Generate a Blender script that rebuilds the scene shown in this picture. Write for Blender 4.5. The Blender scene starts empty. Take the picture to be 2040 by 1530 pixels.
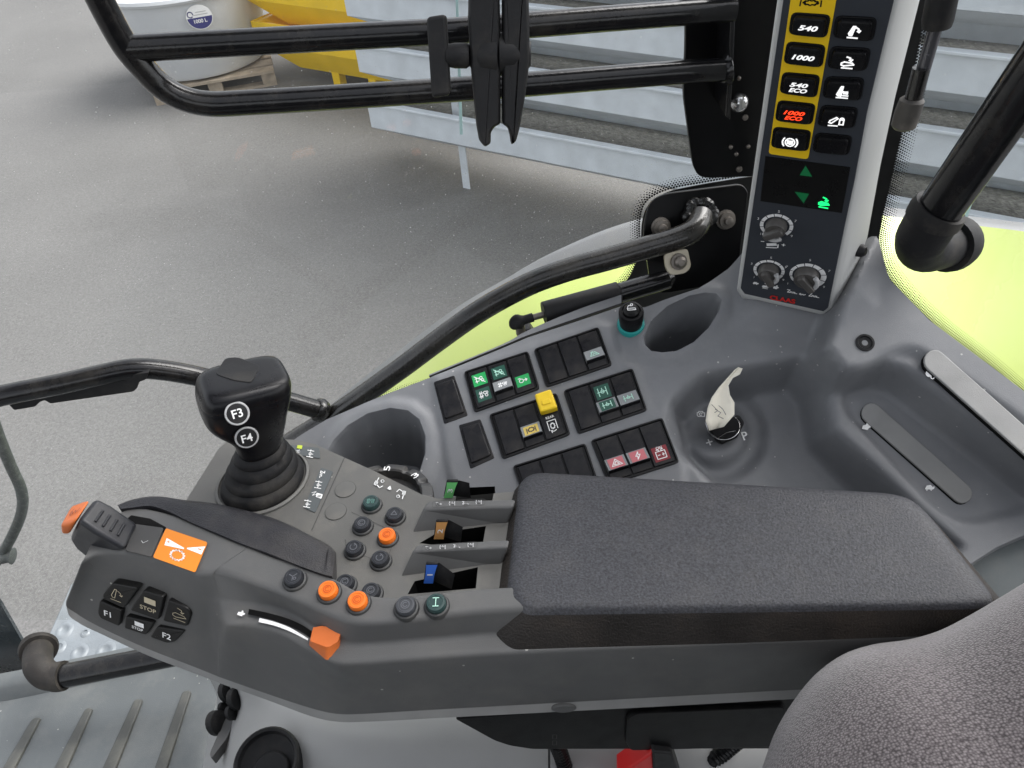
import bpy, bmesh, math, random
import numpy as np
from mathutils import Vector as V, Matrix, geometry

random.seed(7)
# ------------------------------------------------------------------ camera, world, sun, exposure
SC = bpy.context.scene
COL = SC.collection
FPX, CX, CY = 1540.0, 1020.0, 765.0
PITCH, ROLL = math.radians(42), math.radians(5)
C = V((0, 0, 2.55))
FW = V((0, math.cos(PITCH), -math.sin(PITCH)))
R0 = V((1, 0, 0)); U0 = R0.cross(FW)
RT = R0 * math.cos(ROLL) - U0 * math.sin(ROLL)
UP = RT.cross(FW)
cam_d = bpy.data.cameras.new('camera'); cam = bpy.data.objects.new('camera', cam_d); COL.objects.link(cam)
M3 = Matrix((RT, UP, -FW)).transposed()
cam.matrix_world = Matrix.Translation(C) @ M3.to_4x4()
cam_d.sensor_width = 36; cam_d.lens = 36 * FPX / 2040; cam_d.clip_start = 0.02; cam_d.clip_end = 300
SC.camera = cam

SUN_EL, SUN_AZ = math.radians(52), math.radians(68)      # azimuth from +Y towards +X
W = bpy.data.worlds.new('World'); SC.world = W; W.use_nodes = True
nt = W.node_tree; nt.nodes.clear()
sky = nt.nodes.new('ShaderNodeTexSky'); sky.sky_type = 'NISHITA'; sky.sun_disc = False
sky.sun_elevation = SUN_EL; sky.sun_rotation = SUN_AZ
sky.dust_density = 3.0; sky.air_density = 1.0; sky.ozone_density = 1.0
hs = nt.nodes.new('ShaderNodeHueSaturation'); hs.inputs['Saturation'].default_value = 0.22
bg = nt.nodes.new('ShaderNodeBackground'); bg.inputs['Strength'].default_value = 0.105
wo = nt.nodes.new('ShaderNodeOutputWorld')
nt.links.new(sky.outputs[0], hs.inputs['Color']); nt.links.new(hs.outputs[0], bg.inputs[0]); nt.links.new(bg.outputs[0], wo.inputs[0])
sun_d = bpy.data.lights.new('sun', 'SUN'); sun_d.energy = 1.2; sun_d.angle = math.radians(50); sun_d.color = (1, .98, .965)
sun = bpy.data.objects.new('sun', sun_d); COL.objects.link(sun)
sdir = V((math.cos(SUN_EL) * math.sin(SUN_AZ), math.cos(SUN_EL) * math.cos(SUN_AZ), math.sin(SUN_EL)))
sun.rotation_euler = sdir.to_track_quat('Z', 'Y').to_euler(); sun.location = (2, 4, 6)
SC.view_settings.view_transform = 'Standard'; SC.view_settings.look = 'None'
SC.view_settings.gamma = 1; SC.view_settings.use_curve_mapping = False
SC.view_settings.exposure = 1.85
try:
    SC.cycles.max_bounces = 8; SC.cycles.transparent_max_bounces = 12; SC.cycles.use_denoising = True
    SC.cycles.caustics_reflective = False; SC.cycles.caustics_refractive = False
except Exception:
    pass

# ------------------------------------------------------------------ helpers: pixels of the photo to points of the place
def ray(x, y): return FW + RT * ((x - CX) / FPX) - UP * ((y - CY) / FPX)
def onz(x, y, z):                        # z is relative to the camera's height
    d = ray(x, y); return C + d * (z / d.z)
def ony(x, y, Y):
    d = ray(x, y); return C + d * (Y / d.y)
def rng(x, y, R): return C + ray(x, y).normalized() * R

class Plane:
    def __init__(s, p, n):
        s.p = V(p); s.n = V(n).normalized()
        if (C - s.p).dot(s.n) < 0: s.n = -s.n
        s.u = s.n.cross(V((0, 1, 0))).normalized() if abs(s.n.y) < .9 else V((1, 0, 0))
        s.u = (s.u - s.n * s.u.dot(s.n)).normalized(); s.v = s.n.cross(s.u)
    def on(s, x, y, h=0.0):
        d = ray(x, y); q = s.p + s.n * h
        return C + d * ((q - C).dot(s.n) / d.dot(s.n))
    def to2(s, P): return ((P - s.p).dot(s.u), (P - s.p).dot(s.v))
    def to3(s, a, b, h=0.0): return s.p + s.u * a + s.v * b + s.n * h
def plane3(a, b, c): return Plane(a, (b - a).cross(c - a))

def catmull(pts, k=8, closed=False):
    pts = [V(p) for p in pts]; n = len(pts); out = []
    rngi = range(n if closed else n - 1)
    for i in rngi:
        p0 = pts[(i - 1) % n] if closed or i > 0 else pts[0] * 2 - pts[1]
        p1 = pts[i]; p2 = pts[(i + 1) % n]
        p3 = pts[(i + 2) % n] if closed or i + 2 < n else p2 * 2 - p1
        for j in range(k):
            t = j / k
            out.append(((p1 * 2) + (p2 - p0) * t + (p0 * 2 - p1 * 5 + p2 * 4 - p3) * t * t + (p1 * 3 - p0 - p2 * 3 + p3) * t ** 3) * .5)
    if not closed: out.append(pts[-1])
    return out
def round_poly(pts, r, seg=4):
    """round the corners of a closed polygon (2D or 3D); r a number or one per corner"""
    pts = [V(p) for p in pts]; n = len(pts); out = []
    for i, p in enumerate(pts):
        a, b = pts[i - 1], pts[(i + 1) % n]
        ri = r[i] if isinstance(r, (list, tuple)) else r
        da = min(ri, (a - p).length * .49); db = min(ri, (b - p).length * .49)
        q0 = p + (a - p).normalized() * da; q1 = p + (b - p).normalized() * db
        for j in range(seg + 1):
            t = j / seg; out.append(q0 * (1 - t) ** 2 + p * 2 * t * (1 - t) + q1 * t * t)
    return out
def inset(pts, d, n):
    m = len(pts); out = []
    for i, p in enumerate(pts):
        e0 = (p - pts[i - 1]); e1 = (pts[(i + 1) % m] - p)
        if e0.length < 1e-9: e0 = e1
        if e1.length < 1e-9: e1 = e0
        a = n.cross(e0.normalized()); b = n.cross(e1.normalized()); s = a + b
        if s.length < 1e-6: s = a
        s.normalize(); c = max(.5, s.dot(a)); out.append(p + s * (d / c))
    return out
def pnormal(pts):
    n = V((0, 0, 0)); m = len(pts)
    for i in range(m):
        a, b = pts[i], pts[(i + 1) % m]
        n += (a - pts[0]).cross(b - pts[0])
    return n.normalized()

_TX = {}
def text_mesh(s, bold=.0):
    k = (s, bold)
    if k not in _TX:
        cu = bpy.data.curves.new('t', 'FONT'); cu.body = s; cu.size = 1; cu.align_x = 'LEFT'; cu.offset = bold; cu.resolution_u = 3
        ob = bpy.data.objects.new('t', cu); COL.objects.link(ob)
        bpy.context.view_layer.update()
        ev = ob.evaluated_get(bpy.context.evaluated_depsgraph_get()); me = ev.to_mesh()
        vs = [(v.co.x, v.co.y) for v in me.vertices]; fs = [list(p.vertices) for p in me.polygons]
        ev.to_mesh_clear(); bpy.data.objects.remove(ob); bpy.data.curves.remove(cu)
        x0 = min(v[0] for v in vs); x1 = max(v[0] for v in vs); y0 = min(v[1] for v in vs); y1 = max(v[1] for v in vs)
        _TX[k] = ([((x - x0) / (x1 - x0) - .5, (y - y0) / (y1 - y0) - .5) for x, y in vs], fs, (x1 - x0) / (y1 - y0))
    return _TX[k]

class MB:
    def __init__(s): s.v = []; s.f = []; s.m = []
    def add(s, vs, fs, mi=0):
        b = len(s.v); s.v += [V(p) for p in vs]
        for f in fs: s.f.append([b + i for i in f]); s.m.append(mi)
    def poly(s, pts, mi=0): s.add(pts, [list(range(len(pts)))], mi)
    def loft(s, rings, mi=0, closed=True, cap0=False, cap1=False):
        n = len(rings[0]); vs = [p for r in rings for p in r]; fs = []
        for i in range(len(rings) - 1):
            for j in range(n if closed else n - 1):
                k = (j + 1) % n
                fs.append([i * n + j, i * n + k, (i + 1) * n + k, (i + 1) * n + j])
        if cap0: fs.append(list(range(n))[::-1])
        if cap1: fs.append([(len(rings) - 1) * n + j for j in range(n)])
        s.add(vs, fs, mi)
    def prism(s, pts, d, mi=0, bev=0.0, top_mi=None, base=True):
        """planar polygon pushed along d, its far rim bevelled"""
        pts = [V(p) for p in pts]; d = V(d); L = d.length
        n = pnormal(pts)
        if n.dot(d) < 0: pts = pts[::-1]; n = -n
        rings = [pts]
        if bev:
            rings.append([p + d * (1 - bev / L) for p in pts])
            rings.append([p + d * (1 - .3 * bev / L) for p in inset(pts, bev * .3, n)])
            top = [p + d for p in inset(pts, bev, n)]
        else: top = [p + d for p in pts]
        rings.append(top); s.loft(rings, mi, True, base, False); s.poly(top, mi if top_mi is None else top_mi)
    def tube(s, path, r, seg=14, mi=0, caps=True):
        path = [V(p) for p in path]; n = len(path); rings = []; up = None
        for i, p in enumerate(path):
            t = (path[min(i + 1, n - 1)] - path[max(i - 1, 0)]).normalized()
            if up is None:
                up = V((0, 0, 1)) if abs(t.z) < .8 else V((1, 0, 0))
            up = (up - t * up.dot(t)).normalized(); b = t.cross(up)
            ri = r[i] if isinstance(r, (list, tuple)) else r
            rings.append([p + (up * math.cos(2 * math.pi * j / seg) + b * math.sin(2 * math.pi * j / seg)) * ri for j in range(seg)])
        s.loft(rings, mi, True, caps, caps)
    def lathe(s, o, ax, prof, seg=28, mi=0, xd=None, sx=1.0, sy=1.0, cap1=True, cap0=False, mis=None):
        ax = V(ax).normalized()
        xd = V(xd) if xd is not None else (V((1, 0, 0)) if abs(ax.x) < .9 else V((0, 1, 0)))
        xd = (xd - ax * xd.dot(ax)).normalized(); yd = ax.cross(xd)
        rings = [[o + ax * h + (xd * math.cos(2 * math.pi * j / seg) * sx + yd * math.sin(2 * math.pi * j / seg) * sy) * r for j in range(seg)] for r, h in prof]
        if mis:
            for i in range(len(rings) - 1): s.loft(rings[i:i + 2], mis[i])
            if cap1: s.poly(rings[-1], mis[-1])
        else: s.loft(rings, mi, True, cap0, cap1)
    def box(s, o, a, b, c, mi=0):
        o = V(o); vs = [o + a * i + b * j + c * k for k in (0, 1) for j in (0, 1) for i in (0, 1)]
        s.add(vs, [[0, 2, 3, 1], [4, 5, 7, 6], [0, 1, 5, 4], [2, 6, 7, 3], [0, 4, 6, 2], [1, 3, 7, 5]], mi)
    def stroke(s, pts, w, n, mi=0, closed=False, th=.0003):
        pts = [V(p) for p in pts]; m = len(pts)
        for i in range(m if closed else m - 1):
            a, b = pts[i], pts[(i + 1) % m]
            t = (b - a)
            if t.length < 1e-7: continue
            t.normalize(); q = n.cross(t) * (w / 2); e = t * (w * .35)
            s.add([a - q - e, b - q + e, b + q + e, a + q - e], [[0, 1, 2, 3]], mi)
    def text(s, txt, o, u, v, h, mi=0, bold=.0, w=None, shear=0):
        vs, fs, asp = text_mesh(txt, bold)
        w = w if w else h * asp
        s.add([o + u * ((x + shear * y) * w) + v * (y * h) for x, y in vs], fs, mi)
    def build(s, name, mats, parent=None, angle=38, bevel=0, bseg=2, subsurf=0, flat=False):
        c = V((0, 0, 0))
        for p in s.v: c += p
        c /= max(1, len(s.v)); c.z = min(p.z for p in s.v)
        me = bpy.data.meshes.new(name)
        me.from_pydata([tuple(p - c) for p in s.v], [], s.f)
        mats = mats if isinstance(mats, (list, tuple)) else [mats]
        for m in mats: me.materials.append(m)
        me.polygons.foreach_set('material_index', s.m)
        bm = bmesh.new(); bm.from_mesh(me)
        bmesh.ops.recalc_face_normals(bm, faces=bm.faces); bm.to_mesh(me); bm.free()
        if not flat:
            me.polygons.foreach_set('use_smooth', [True] * len(me.polygons))
            if not subsurf: me.set_sharp_from_angle(angle=math.radians(angle))
        me.update()
        o = bpy.data.objects.new(name, me); COL.objects.link(o); o.location = c
        if parent is not None: adopt(o, parent)
        if bevel:
            b = o.modifiers.new('Bevel', 'BEVEL'); b.width = bevel; b.segments = bseg; b.limit_method = 'ANGLE'; b.angle_limit = math.radians(35)
            b.harden_normals = False
        if subsurf:
            b = o.modifiers.new('Subsurf', 'SUBSURF'); b.levels = b.render_levels = subsurf
        return o
WL = {}
def wloc(o):
    return WL.get(o.name, V(o.location))
def adopt(o, parent):
    WL[o.name] = V(o.location)
    o.parent = parent; o.matrix_parent_inverse = Matrix.Translation(-wloc(parent))
def thing(name, label, cat, loc, group=None):
    o = bpy.data.objects.new(name, None); COL.objects.link(o); o.location = loc; o.empty_display_size = .05
    o['label'] = label; o['category'] = cat
    if group: o['group'] = group
    return o
def tag(o, label, cat, group=None):
    o['label'] = label; o['category'] = cat
    if group: o['group'] = group
    return o
def struct(o, kind='structure'): o['kind'] = kind; return o

class Quad:
    """four corners in order top-left, top-right, bottom-right, bottom-left as seen; s to the right, t down, h out"""
    def __init__(q, tl, tr, br, bl):
        q.c = [V(tl), V(tr), V(br), V(bl)]
        q.n = (q.c[1] - q.c[0]).cross(q.c[3] - q.c[0]).normalized()
        if (C - q.c[0]).dot(q.n) < 0: q.n = -q.n
    def at(q, s, t, h=0.0):
        return q.c[0] * (1 - s) * (1 - t) + q.c[1] * s * (1 - t) + q.c[2] * s * t + q.c[3] * (1 - s) * t + q.n * h
    def sub(q, s0, t0, s1, t1, h=0.0): return Quad(q.at(s0, t0, h), q.at(s1, t0, h), q.at(s1, t1, h), q.at(s0, t1, h))
    def u(q): return (q.at(1, .5) - q.at(0, .5))
    def w(q): return (q.at(.5, 0) - q.at(.5, 1))
    def ring(q, h=0, ins=0): return [q.at(ins, ins, h), q.at(1 - ins, ins, h), q.at(1 - ins, 1 - ins, h), q.at(ins, 1 - ins, h)]
def pquad(pl, a, b, c, d, h=0.0): return Quad(*[pl.on(p[0], p[1], h) for p in (a, b, c, d)])

# little pictograms in a unit square (x right, y down): lists of (closed, points)
def circ(x, y, r, n=14, a0=0, a1=360):
    return [(x + r * math.cos(math.radians(a0 + (a1 - a0) * i / n)), y + r * math.sin(math.radians(a0 + (a1 - a0) * i / n))) for i in range(n + (0 if a1 - a0 == 360 else 1))]
def gear(x, y, r, t=9):
    o = []
    for i in range(t):
        for k, rr in ((0, .78), (.5, .78), (.5, 1), (1, 1)):
            pass
        a = 360 / t * i
        for da, rr in ((0, .78), (.22, 1), (.5, 1), (.72, .78)):
            an = math.radians(a + da * 360 / t); o.append((x + r * rr * math.cos(an), y + r * rr * math.sin(an)))
    return o
LINK = [(1, [(.08, .5), (.2, .4), (.85, .58), (.9, .7), (.8, .74), (.15, .66)]), (0, [(.1, .9), (.85, .9)]), (0, circ(.2, .53, .06, 8))]
IC = {
 'raise': [(1, [(.3, .75), (.25, .62), (.45, .15), (.55, .15), (.52, .3), (.42, .75)]), (0, [(.2, .9), (.75, .9)]), (0, [(.6, .2), (.75, .3), (.8, .5)]), (0, [(.7, .44), (.8, .5), (.86, .4)])],
 'lower': [(1, [(.15, .6), (.3, .5), (.75, .55), (.85, .66), (.3, .78), (.15, .72)]), (0, [(.2, .92), (.8, .92)]), (0, [(.4, .15), (.6, .22), (.66, .42)]), (0, [(.56, .36), (.66, .42), (.74, .32)])],
 'lift2': [(1, [(.3, .8), (.2, .7), (.4, .15), (.5, .15), (.45, .8)]), (0, [(.2, .92), (.85, .92)]), (1, [(.55, .5), (.8, .5), (.8, .62), (.6, .62)]), (0, [(.55, .76), (.85, .76)])],
 'lock': [(1, [(.05, .7), (.1, .55), (.45, .3), (.55, .38), (.2, .75)]), (0, [(.05, .92), (.6, .92)]), (1, [(.68, .45), (.92, .45), (.92, .8), (.68, .8)]), (0, circ(.8, .42, .1, 8, 180, 360))],
 'brake': [(1, circ(.5, .5, .28)), (0, circ(.5, .5, .45, 8, 140, 220)), (0, circ(.5, .5, .45, 8, -40, 40)), (0, [(.36, .62), (.36, .4), (.64, .4), (.64, .62)]), (1, circ(.5, .55, .08, 8))],
 'pto': [(0, [(.12, .75), (.12, .12), (.88, .12), (.88, .75)]), (1, gear(.5, .5, .2)), (0, circ(.5, .45, .42, 8, 60, 130)), (0, [(.36, .78), (.28, .82), (.3, .94)])],
 'ptobar': [(0, [(.1, .2), (.1, .9)]), (0, [(.9, .2), (.9, .9)]), (1, gear(.5, .5, .3))],
 'tractor': [(1, circ(.3, .65, .2, 10)), (1, circ(.75, .75, .12, 8)), (0, [(.35, .4), (.35, .15), (.6, .15), (.65, .45), (.9, .5), (.9, .65)])],
 'hyd': [(1, circ(.35, .5, .2, 9)), (0, [(.55, .5), (.9, .5)]), (0, [(.75, .35), (.9, .5), (.75, .65)]), (0, [(.1, .2), (.3, .2)])],
 'exh': [(0, [(.1, .35), (.45, .35)]), (0, [(.1, .65), (.45, .65)]), (0, [(.2, .2), (.2, .8)]), (0, [(.35, .2), (.35, .8)]), (1, circ(.65, .4, .13, 8)), (1, circ(.75, .65, .12, 8)), (1, circ(.85, .4, .09, 7))],
 'exhx': [(0, [(.1, .35), (.45, .35)]), (0, [(.1, .65), (.45, .65)]), (0, [(.2, .2), (.2, .8)]), (1, circ(.65, .4, .13, 8)), (1, circ(.75, .65, .12, 8)), (0, [(.05, .1), (.95, .9)])],
 'hook': [(0, [(.25, .15), (.25, .7), (.7, .85), (.85, .6)]), (1, [(.15, .5), (.35, .5), (.35, .8), (.15, .8)]), (1, circ(.65, .25, .12, 8))],
 'axle': [(0, [(.15, .15), (.15, .85)]), (0, [(.85, .15), (.85, .85)]), (0, [(.15, .5), (.85, .5)]), (1, circ(.5, .5, .14, 8)), (0, [(.05, .5), (.25, .5)]), (0, [(.5, .2), (.5, .36)])],
 'I': [(0, [(.25, .12), (.75, .12)]), (0, [(.5, .12), (.5, .88)]), (0, [(.25, .88), (.75, .88)])],
 'tri': [(1, [(.5, .1), (.95, .85), (.05, .85)]), (1, [(.5, .35), (.72, .73), (.28, .73)])],
 'bolt': [(1, [(.6, .08), (.3, .55), (.48, .55), (.38, .95), (.72, .42), (.54, .42)])],
 'batt': [(1, [(.1, .3), (.9, .3), (.9, .9), (.1, .9)]), (0, [(.22, .15), (.38, .15), (.38, .3)]), (0, [(.62, .3), (.62, .15), (.78, .15)]), (0, [(.22, .6), (.4, .6)]), (0, [(.6, .6), (.78, .6)]), (0, [(.69, .5), (.69, .7)])],
 'beacon': [(1, [(.1, .8), (.3, .35), (.6, .3), (.9, .8)]), (0, [(.35, .65), (.5, .5), (.7, .65)]), (0, [(.2, .3), (.45, .15)])],
 'ring': [(1, circ(.5, .5, .36, 14)), (0, circ(.5, .5, .2, 8, 30, 300))],
 'cw': [(0, circ(.5, .5, .34, 12, -60, 220)), (0, [(.55, .1), (.68, .2), (.55, .34)])],
 'arrow': [(0, [(.2, .7), (.5, .3), (.8, .7), (.2, .7)]), (0, [(.5, .3), (.5, .85)])],
 'drop': [(0, [(.15, .3), (.5, .5), (.5, .9)]), (0, [(.85, .25), (.5, .5)]), (1, circ(.7, .7, .12, 8))],
 'delta': [(1, [(.2, .7), (.5, .2), (.8, .7)])],
 'engine': [(1, [(.15, .4), (.3, .4), (.3, .28), (.7, .28), (.7, .42), (.88, .42), (.88, .78), (.25, .78), (.15, .65)]), (0, circ(.5, .55, .13, 9, 40, 330))],
 'rabbit': [(1, [(.1, .75), (.2, .45), (.5, .4), (.6, .15), (.68, .2), (.66, .4), (.9, .5), (.85, .62), (.7, .65), (.6, .85)])],
 'turtle': [(1, [(.1, .7), (.25, .4), (.6, .35), (.78, .55), (.95, .5), (.9, .65), (.75, .72)]), (0, [(.25, .72), (.22, .85)]), (0, [(.62, .72), (.66, .85)])],
 'face': [(1, circ(.4, .4, .3, 12)), (0, circ(.75, .75, .18, 7, 20, 260))],
 'depth': [(1, [(.05, .35), (.75, .2), (.82, .42), (.1, .6)]), (0, [(.05, .85), (.85, .75)]), (0, [(.95, .3), (.95, .7)])],
 'check': [(0, [(.2, .5), (.4, .7), (.7, .3)])],
 'coil': [(0, [(.05, .25), (.3, .25), (.1, .75), (.35, .75), (.35, .55), (.5, .55), (.5, .75), (.62, .75), (.62, .55), (.75, .55), (.75, .75), (.95, .75)])],
 'wave': [(0, [(.1, .7), (.25, .45), (.4, .7), (.55, .4), (.7, .65), (.9, .35)]), (0, circ(.35, .5, .25, 8, 100, 250))],
}
def icon(mb, q, name, h, mi, w=.0006, fill=False):
    for closed, pts in IC[name]:
        P = [q.at(x, y, h) for x, y in pts]
        mb.stroke(P, w, q.n, mi, bool(closed))
        if fill and closed: mb.poly([p + q.n * .00005 for p in P], mi)
def centred(pl, x, y, rx, ry=None, h=0.0, rot=0.0):
    """a small upright square on plane pl about pixel (x, y)"""
    ry = ry or rx; c, s = math.cos(rot), math.sin(rot)
    f = lambda a, b: (x + a * c - b * s, y + a * s + b * c)
    return pquad(pl, f(-rx, -ry), f(rx, -ry), f(rx, ry), f(-rx, ry), h)

# ------------------------------------------------------------------ materials
def mat(name, col, rough=.5, metal=0.0, var=.12, vs=25.0, bump=0.0, bs=900.0, dust=0.0, dcol=(.36, .32, .26), ds=14.0, spec=.5, coat=0.0, emit=None, es=0.0, detail=4, specks=0.0, sps=160.0, btype='noise', rv=.12):
    m = bpy.data.materials.new(name); m.use_nodes = True; t = m.node_tree; N = t.nodes; L = t.links
    b = N['Principled BSDF']; tc = N.new('ShaderNodeTexCoord')
    b.inputs['Metallic'].default_value = metal; b.inputs['Specular IOR Level'].default_value = spec
    b.inputs['Coat Weight'].default_value = coat
    n1 = N.new('ShaderNodeTexNoise'); n1.inputs['Scale'].default_value = vs; n1.inputs['Detail'].default_value = detail
    L.new(tc.outputs['Object'], n1.inputs['Vector'])
    mr = N.new('ShaderNodeMapRange'); mr.inputs['From Min'].default_value = .3; mr.inputs['From Max'].default_value = .7
    mr.inputs['To Min'].default_value = 1 - var; mr.inputs['To Max'].default_value = 1 + var
    L.new(n1.outputs['Fac'], mr.inputs['Value'])
    mx = N.new('ShaderNodeVectorMath'); mx.operation = 'SCALE'; mx.inputs[0].default_value = col
    L.new(mr.outputs[0], mx.inputs['Scale']); out = mx.outputs[0]
    if dust:
        n2 = N.new('ShaderNodeTexNoise'); n2.inputs['Scale'].default_value = ds; n2.inputs['Detail'].default_value = 9; n2.inputs['Roughness'].default_value = .7
        L.new(tc.outputs['Object'], n2.inputs['Vector'])
        r2 = N.new('ShaderNodeMapRange'); r2.inputs['From Min'].default_value = .48; r2.inputs['From Max'].default_value = .75
        r2.inputs['To Max'].default_value = dust; L.new(n2.outputs['Fac'], r2.inputs['Value'])
        mm = N.new('ShaderNodeMix'); mm.data_type = 'RGBA'; L.new(r2.outputs[0], mm.inputs['Factor']); L.new(out, mm.inputs['A']); mm.inputs['B'].default_value = (*dcol, 1)
        out = mm.outputs['Result']
    if specks:
        vo = N.new('ShaderNodeTexVoronoi'); vo.inputs['Scale'].default_value = sps; L.new(tc.outputs['Object'], vo.inputs['Vector'])
        sp = N.new('ShaderNodeSeparateColor'); L.new(vo.outputs['Color'], sp.inputs[0])
        g1 = N.new('ShaderNodeMath'); g1.operation = 'GREATER_THAN'; g1.inputs[1].default_value = 1 - specks; L.new(sp.outputs[0], g1.inputs[0])
        rr = N.new('ShaderNodeMath'); rr.operation = 'MULTIPLY'; rr.inputs[1].default_value = .22; L.new(sp.outputs[1], rr.inputs[0])
        g2 = N.new('ShaderNodeMath'); g2.operation = 'LESS_THAN'; L.new(vo.outputs['Distance'], g2.inputs[0]); L.new(rr.outputs[0], g2.inputs[1])
        g3 = N.new('ShaderNodeMath'); g3.operation = 'MULTIPLY'; L.new(g1.outputs[0], g3.inputs[0]); L.new(g2.outputs[0], g3.inputs[1])
        g4 = N.new('ShaderNodeMath'); g4.operation = 'MULTIPLY'; g4.inputs[1].default_value = .6; L.new(g3.outputs[0], g4.inputs[0])
        ms = N.new('ShaderNodeMix'); ms.data_type = 'RGBA'; L.new(g4.outputs[0], ms.inputs['Factor']); L.new(out, ms.inputs['A']); ms.inputs['B'].default_value = (.55, .54, .5, 1)
        out = ms.outputs['Result']
    L.new(out, b.inputs['Base Color'])
    r3 = N.new('ShaderNodeMapRange'); r3.inputs['From Min'].default_value = .3; r3.inputs['From Max'].default_value = .7
    r3.inputs['To Min'].default_value = max(.03, rough - rv * rough * 1.5); r3.inputs['To Max'].default_value = min(1, rough + rv * rough * 1.5)
    n3 = N.new('ShaderNodeTexNoise'); n3.inputs['Scale'].default_value = vs * 2.3; n3.inputs['Detail'].default_value = 5
    L.new(tc.outputs['Object'], n3.inputs['Vector']); L.new(n3.outputs['Fac'], r3.inputs['Value']); L.new(r3.outputs[0], b.inputs['Roughness'])
    if bump:
        if btype == 'voronoi':
            nb = N.new('ShaderNodeTexVoronoi'); nb.feature = 'SMOOTH_F1'; nb.inputs['Scale'].default_value = bs; o = nb.outputs['Distance']
        else:
            nb = N.new('ShaderNodeTexNoise'); nb.inputs['Scale'].default_value = bs; nb.inputs['Detail'].default_value = 2; o = nb.outputs['Fac']
        L.new(tc.outputs['Object'], nb.inputs['Vector'])
        bp = N.new('ShaderNodeBump'); bp.inputs['Strength'].default_value = bump; bp.inputs['Distance'].default_value = .6 / bs
        L.new(o, bp.inputs['Height']); L.new(bp.outputs[0], b.inputs['Normal'])
    if emit:
        b.inputs['Emission Color'].default_value = (*emit, 1); b.inputs['Emission Strength'].default_value = es
    return m

PL = mat('grey_plastic', (.168, .173, .183), .5, bump=.5, bs=1500, dust=.22, ds=24, dcol=(.30, .30, .29), vs=8, var=.08, specks=.10, sps=190)
PLA = mat('armrest_plastic', (.092, .092, .091), .52, bump=.45, bs=1600, dust=.20, ds=16, dcol=(.22, .20, .17), vs=10, var=.08, specks=.012)
PLD = mat('dark_armrest_plastic', (.045, .044, .043), .5, bump=.3, bs=1800, dust=.07, vs=10, var=.08)
DECK = mat('deck_plastic', (.112, .110, .103), .55, bump=.4, bs=1600, dust=.28, ds=26, dcol=(.24, .22, .18), vs=14, var=.08, specks=.03)
GUARD = mat('grained_guard', (.030, .030, .034), .45, bump=.8, bs=900, dust=.10, btype='voronoi', spec=0.22)
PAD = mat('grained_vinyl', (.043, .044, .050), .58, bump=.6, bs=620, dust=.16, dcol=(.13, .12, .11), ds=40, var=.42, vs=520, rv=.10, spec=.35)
PADS = mat('soiled_shaded_vinyl', (.026, .023, .021), .55, bump=.9, bs=560, dust=.35, dcol=(.075, .055, .04), ds=16, var=.3, vs=14, spec=0.22)  # pad sides: soil, plus shade painted into the darker base
BLK = mat('black_plastic', (.008, .008, .009), .34, bump=.15, bs=1500, dust=.05, spec=0.22)
BLKM = mat('matt_black_plastic', (.016, .016, .017), .5, bump=.3, bs=1200, dust=.10, spec=0.22)
ROCK = mat('rocker_plastic', (.010, .010, .012), .3, bump=.2, bs=1600, dust=.10, ds=30, spec=0.22)
RUB = mat('black_rubber', (.014, .014, .015), .6, bump=.3, bs=900, dust=.16, spec=0.22)
TUBE = mat('black_enamel', (.006, .006, .007), .22, bump=.1, bs=300, dust=.08, ds=22, coat=.25, spec=.3)
TUBED = mat('dusty_enamel', (.007, .007, .007), .26, bump=.1, bs=300, dust=.12, ds=10, coat=.2)
HOLE = mat('dark_cavity', (.006, .006, .006), .8, var=0, spec=0.1)
LENS = mat('grey_lens', (.22, .23, .235), .4, var=.05)
WHT = mat('white_print', (.86, .86, .85), .5, var=.1, vs=300)
GRYP = mat('grey_print', (.45, .45, .45), .5, var=.1, vs=300)
GRN = mat('green_lens', (.012, .36, .09), .4, var=.05)
GRND = mat('dark_green_lens', (.010, .075, .05), .4, var=.05)
MINT = mat('mint_print', (.45, .75, .62), .5, var=.05)
YELL = mat('yellow_plastic', (.85, .58, .012), .4, var=.06)
YELP = mat('yellow_print', (.62, .46, .10), .4, var=.06)
PINK = mat('pink_lens', (.52, .14, .16), .4, var=.06)
DRED = mat('dark_red_lens', (.22, .008, .016), .4, var=.06)
RED = mat('red_print', (.62, .02, .015), .4, var=.05)
ORG = mat('orange_button', (.80, .17, .015), .35, var=.06)
ORGD = mat('orange_grip', (.60, .14, .025), .4, var=.1, bump=.1, dust=.08)
ORGP = mat('orange_sticker', (.72, .22, .012), .45, var=.05)
CAPB = mat('button_cap', (.020, .022, .027), .35, var=.1, dust=.06, ds=40)
BASEB = mat('button_collar', (.030, .031, .032), .5, var=.1, dust=.12, ds=40)
TEAL = mat('teal_ring', (.02, .30, .28), .35, var=.05)
BLUE = mat('blue_tab', (.05, .17, .66), .35, var=.06)
GTAB = mat('green_tab', (.18, .62, .20), .35, var=.06)
OTAB = mat('amber_tab', (.66, .33, .11), .35, var=.06)
LGT = mat('pale_grey_plastic', (.58, .585, .57), .5, bump=.25, bs=1500, dust=.10, vs=7, var=.04)
SEATB = mat('light_grey_plastic', (.33, .33, .325), .5, bump=.3, bs=1200, dust=.10, vs=6, var=.05)
FACE = mat('slate_faceplate', (.040, .045, .054), .45, bump=.1, bs=2000, var=.05, spec=0.3)
FYEL = mat('faceplate_yellow', (.95, .62, .010), .45, var=.04)
KEYB = mat('pillar_key', (.006, .006, .007), .28, var=.1, dust=.05, spec=0.22)
DISP = mat('display_glass', (.006, .006, .006), .3, var=.05, spec=0.25)
LITW = mat('lit_white_symbol', (.8, .8, .8), .4, var=0, emit=(1, 1, 1), es=.22)
LITR = mat('lit_red_symbol', (.8, .05, .02), .4, var=0, emit=(1, .05, .01), es=.45)
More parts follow.
